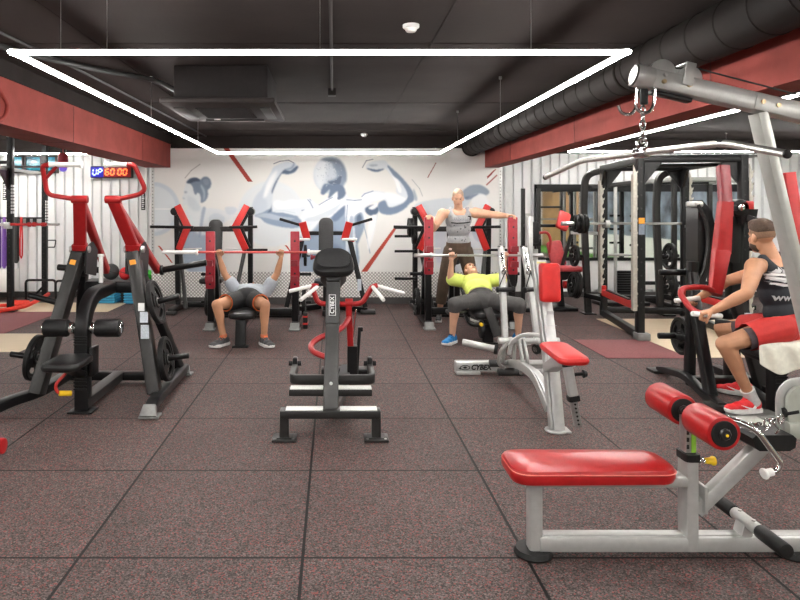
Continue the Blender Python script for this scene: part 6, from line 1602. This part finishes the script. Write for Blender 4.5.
for S in 'lr': shoe(T, J['an'+S], J['toe'+S], .0, bs, ws, nl, .31)

# ---------- 3. spotter
J = dict(pel=V((1.72, 9.17, 1.02)), neck=V((1.71, 9.12, 1.565)), head=V((1.695, 9.08, 1.715)), right=V((-1, -.05, 0)), HM=head_frame((-.12, -1, -.3), (.0, -.25, 1)),
         shl=V((1.935, 9.09, 1.515)), ell=V((2.14, 8.97, 1.49)), wrl=V((2.30, 8.80, 1.475)), shr=V((1.485, 9.08, 1.50)), elr=V((1.345, 8.99, 1.30)), wrr=V((1.27, 8.80, 1.465)),
         hipl=V((1.81, 9.17, .98)), knl=V((1.925, 9.2, .52)), anl=V((1.96, 9.28, .10)), hipr=V((1.62, 9.17, .98)), knr=V((1.515, 9.2, .52)), anr=V((1.47, 9.28, .10)),
         toel=V((.25, -1, 0)), toer=V((-.25, -1, 0)))
J['handl'] = (V((.5, -.85, .12)), V((0, -.1, -1)), -1, (20, 35, 25)); J['handr'] = (V((-.3, -.9, .15)), V((0, -.1, -1)), 1, (20, 35, 25))
J['brow'] = mat('pale_brow', (.4, .26, .17), .7)
T, body, P = build_person('person', 'person with cropped hair in grey tank top standing with both hands on the crimson uprights', (1.72, 9.2, 0), J, SKINL, 1.15)
tk = torso_cloth(J, .014, .06, None, 0., True)
gc = mat('washed_grey_cloth', (.36, .37, .385), .8, 0, .10, 26, .3, 200)
tank = T.adopt('tank_top', tk.copy(), gc)
o = J['pel'] + V((0, -.3, .40))
script = []
for i in range(9):
    a = -.125 + i*.031
    script.append([(a, -.02), (a+.006, .028 if i % 3 else .045), (a+.012, .0), (a+.018, -.018), (a+.024, .012), (a+.033, -.01)])
script += [[(-.13, -.04), (-.05, -.048), (.06, -.042), (.135, -.03)], [(-.13, .03), (-.135, .05), (-.12, .055)], [(.1, .05), (.135, .04), (.13, .0)]]
T.adopt('shirt_print', decal(strokes(script, o, V((1, 0, 0)), V((0, 0, 1)), .017), tk, (0, 1, 0)), INK, tank, 'dark script print')
spots = []
rs = random.Random(5)
for i in range(22):
    a, b_ = rs.uniform(-.13, .13), rs.uniform(-.3, -.06); spots.append([(a, b_), (a+rs.uniform(-.015, .015), b_-rs.uniform(.006, .02))])
T.adopt('shirt_spatter', decal(strokes(spots, o, V((1, 0, 0)), V((0, 0, 1)), .014), tk, (0, 1, 0)), mat('grey_print', (.09, .09, .1), .7), tank)
tr = T.adopt('trousers', leg_cloth(J, .012, .9, .17, below=.62), mat('brown_cloth', (.085, .055, .036), .8, 0, .18, 14, .4, 120))
T.part('pocket_mark', MB().ell((1.585, 9.045, 1.02), (.022, .01, .014)), mat('pale_print', (.7, .55, .5), .6), tr)
T.adopt('hair', fuse(MB().ell(P(0, -.016, .04), (.077, .097, .096), J['HM'], 20, 13), .007, 3, [(P(0, .05, .05), J['HM'] @ V((0, 1, -.6)))]), mat('cropped_pale_hair', (.42, .3, .22), .75, 0, .15, 80, .3, 300), body)
for S in 'lr': shoe(T, J['an'+S], J['toe'+S], .0, mat('dark_shoe', (.05, .05, .05), .6), ws, mat('grey_laces', (.4, .4, .4), .6))

# ---------- 4. man on the lever row
f = V((-.36, .93, 0)).normalized(); r_ = V((f.y, -f.x, 0))     # right hand side of the trainee
pel = V((3.38, 4.96, .675)); neck = V((3.315, 5.02, 1.19))
J = dict(pel=pel, neck=neck, head=V((3.25, 5.05, 1.35)), right=r_, HM=head_frame((-.2, .97, -.08), (-.05, .08, 1)),
         shl=neck + r_*-.19 + V((0, 0, -.06)), shr=neck + r_*.19 + V((0, 0, -.05)), ell=V((2.96, 4.76, .955)), wrl=V((2.765, 4.84, .82)), elr=V((3.17, 5.36, .98)), wrr=V((2.95, 5.34, .86)),
         hipl=V((3.29, 4.89, .685)), hipr=V((3.38, 5.07, .665)), knl=V((2.845, 4.84, .575)), knr=V((3.2, 5.48, .58)), anl=V((3.095, 4.93, .165)), anr=V((3.42, 5.55, .12)),
         toel=V((-1, -.12, 0)), toer=V((-.8, .6, 0)))
J['handl'] = (V((-.9, .25, -.25)), V((0, .1, -1)), 1, (65, 75, 50)); J['handr'] = (V((-.9, .0, -.25)), V((0, -.1, -1)), -1, (65, 75, 50))
J['brow'] = mat('dark_hair', ())
T, body, P = build_person('person', 'person in black tank top, red shorts and red shoes seated on the lever row machine', (3.2, 4.97, 0), J, SKIN, 1.06, .95)
tk = torso_cloth(J, .013, .02, None, 0., True)
tank = T.adopt('tank_top', tk.copy(), mat('navy_black_cloth', (.016, .018, .024), .75, 0, .2, 30, .3, 200))
bk = f*-1; ux = V((bk.y*-1, bk.x, 0)); ux = V((0, 0, 1)).cross(bk)      # reads left to right seen from behind
o = pel + bk*.3 + V((-.03, 0, .235)) - ux*.045
T.adopt('web_lettering', decal(text_mesh('www.c', .07, o, ux, V((0, 0, 1)), bold=.002, width=.2), tk, f), WHITE, tank, 'white print reading www.c')
o2 = pel + bk*.3 + V((-.04, 0, .40)) - ux*.05
wing = []
for k in range(9):
    a = R(20 + k*19); rr = .115
    wing.append([(math.cos(a)*.045, math.sin(a)*.03), (math.cos(a)*rr*.8, math.sin(a)*rr*.55 - .01), (math.cos(a)*rr*1.05, math.sin(a)*rr*.62 - .035)])
wing += [[(-.12, -.055), (-.04, -.075), (.04, -.075), (.12, -.055)], [(-.1, -.03), (-.03, -.045), (.03, -.045), (.1, -.03)], [(-.03, .0), (0, .03), (.03, 0), (0, -.03), (-.03, 0)]]
T.adopt('wing_print', decal(strokes(wing, o2, ux, V((0, 0, 1)), .017), tk, f, .0025), WHITE, tank, 'white wing print')
rc = mat('red_cloth', (.5, .022, .018), .65, 0, .08, 25, .3, 150)
sh = T.adopt('shorts', leg_cloth(J, .014, .58, .2, hem=1.3), rc)
T.adopt('shorts_lining', leg_cloth(J, .006, .68, .1), mat('dark_lining', (.06, .04, .045), .7), sh, 'dark shorts lining')
hm = J['HM']
T.adopt('hair', fuse(MB().ell(P(0, -.012, .062), (.08, .102, .085), hm, 20, 13).ell(P(0, .035, .105), (.06, .06, .04), hm, 16, 10), .007, 3, [(P(0, 0, .052), hm @ V((0, .35, -1))), (P(0, .07, .05), hm @ V((0, 1, -.3)))]), mat('brown_hair', (.075, .042, .025), .65, 0, .3, 90, .5, 250), body)
T.adopt('cropped_sides', fuse(MB().ell(P(0, -.014, .028), (.0765, .0975, .09), hm, 20, 13), .007, 3, [(P(0, 0, -.02), hm @ V((0, -.1, -1))), (P(0, .035, 0), hm @ V((0, 1, 0)))]), mat('short_fade_hair', (.22, .125, .075), .75, 0, .15, 90, .3, 300), body)
T.adopt('beard', fuse(MB().ell(P(0, .028, -.062), (.062, .066, .06), hm, 18, 11), .007, 3, [(P(0, 0, -.045), hm @ V((0, -.5, 1))), (P(0, -.0, 0), hm @ V((0, -1, 0)))]), mat('dark_beard', (.06, .035, .022), .7, 0, .2, 90, .4, 300), body)
rs_ = mat('red_sport_shoe', (.72, .02, .025), .5, 0, .08, 60, .3, 250)
for S in 'lr':
    an = J['an'+S]
    shoe(T, an, J['toe'+S], .05 if S == 'l' else .004, rs_, ws, rs_, .29, None, WHITE, 1)
    T.part('sock', MB().lathe([(.047, -.06), (.046, 0), (.05, .07), (.046, .072), (.03, .07)], an + V((0, 0, 0)), (J['kn'+S]-an), 22), mat('grey_sock', (.55, .55, .54), .85, 0, .08, 60, .3, 300))

# ================================================================== CAMERA, WORLD, VIEW
cd = bpy.data.cameras.new('camera'); cam = bpy.data.objects.new('camera', cd); COL.objects.link(cam)
cam.location = (0, 0, EYE); cam.rotation_euler = (R(90), 0, 0)
cd.sensor_fit = 'HORIZONTAL'; cd.sensor_width = 36; cd.lens = 36*F_PX/800
cd.shift_x = (400-CX)/800; cd.shift_y = -(300-CY)/800
cd.clip_start = .05; cd.clip_end = 100
SC.camera = cam
w = bpy.data.worlds.new('world'); SC.world = w; w.use_nodes = True
w.node_tree.nodes['Background'].inputs[0].default_value = (.8, .85, .9, 1); w.node_tree.nodes['Background'].inputs[1].default_value = .1
vs = SC.view_settings; vs.view_transform = 'Standard'; vs.look = 'None'; vs.gamma = 1; vs.use_curve_mapping = False
vs.exposure = EXPOSURE
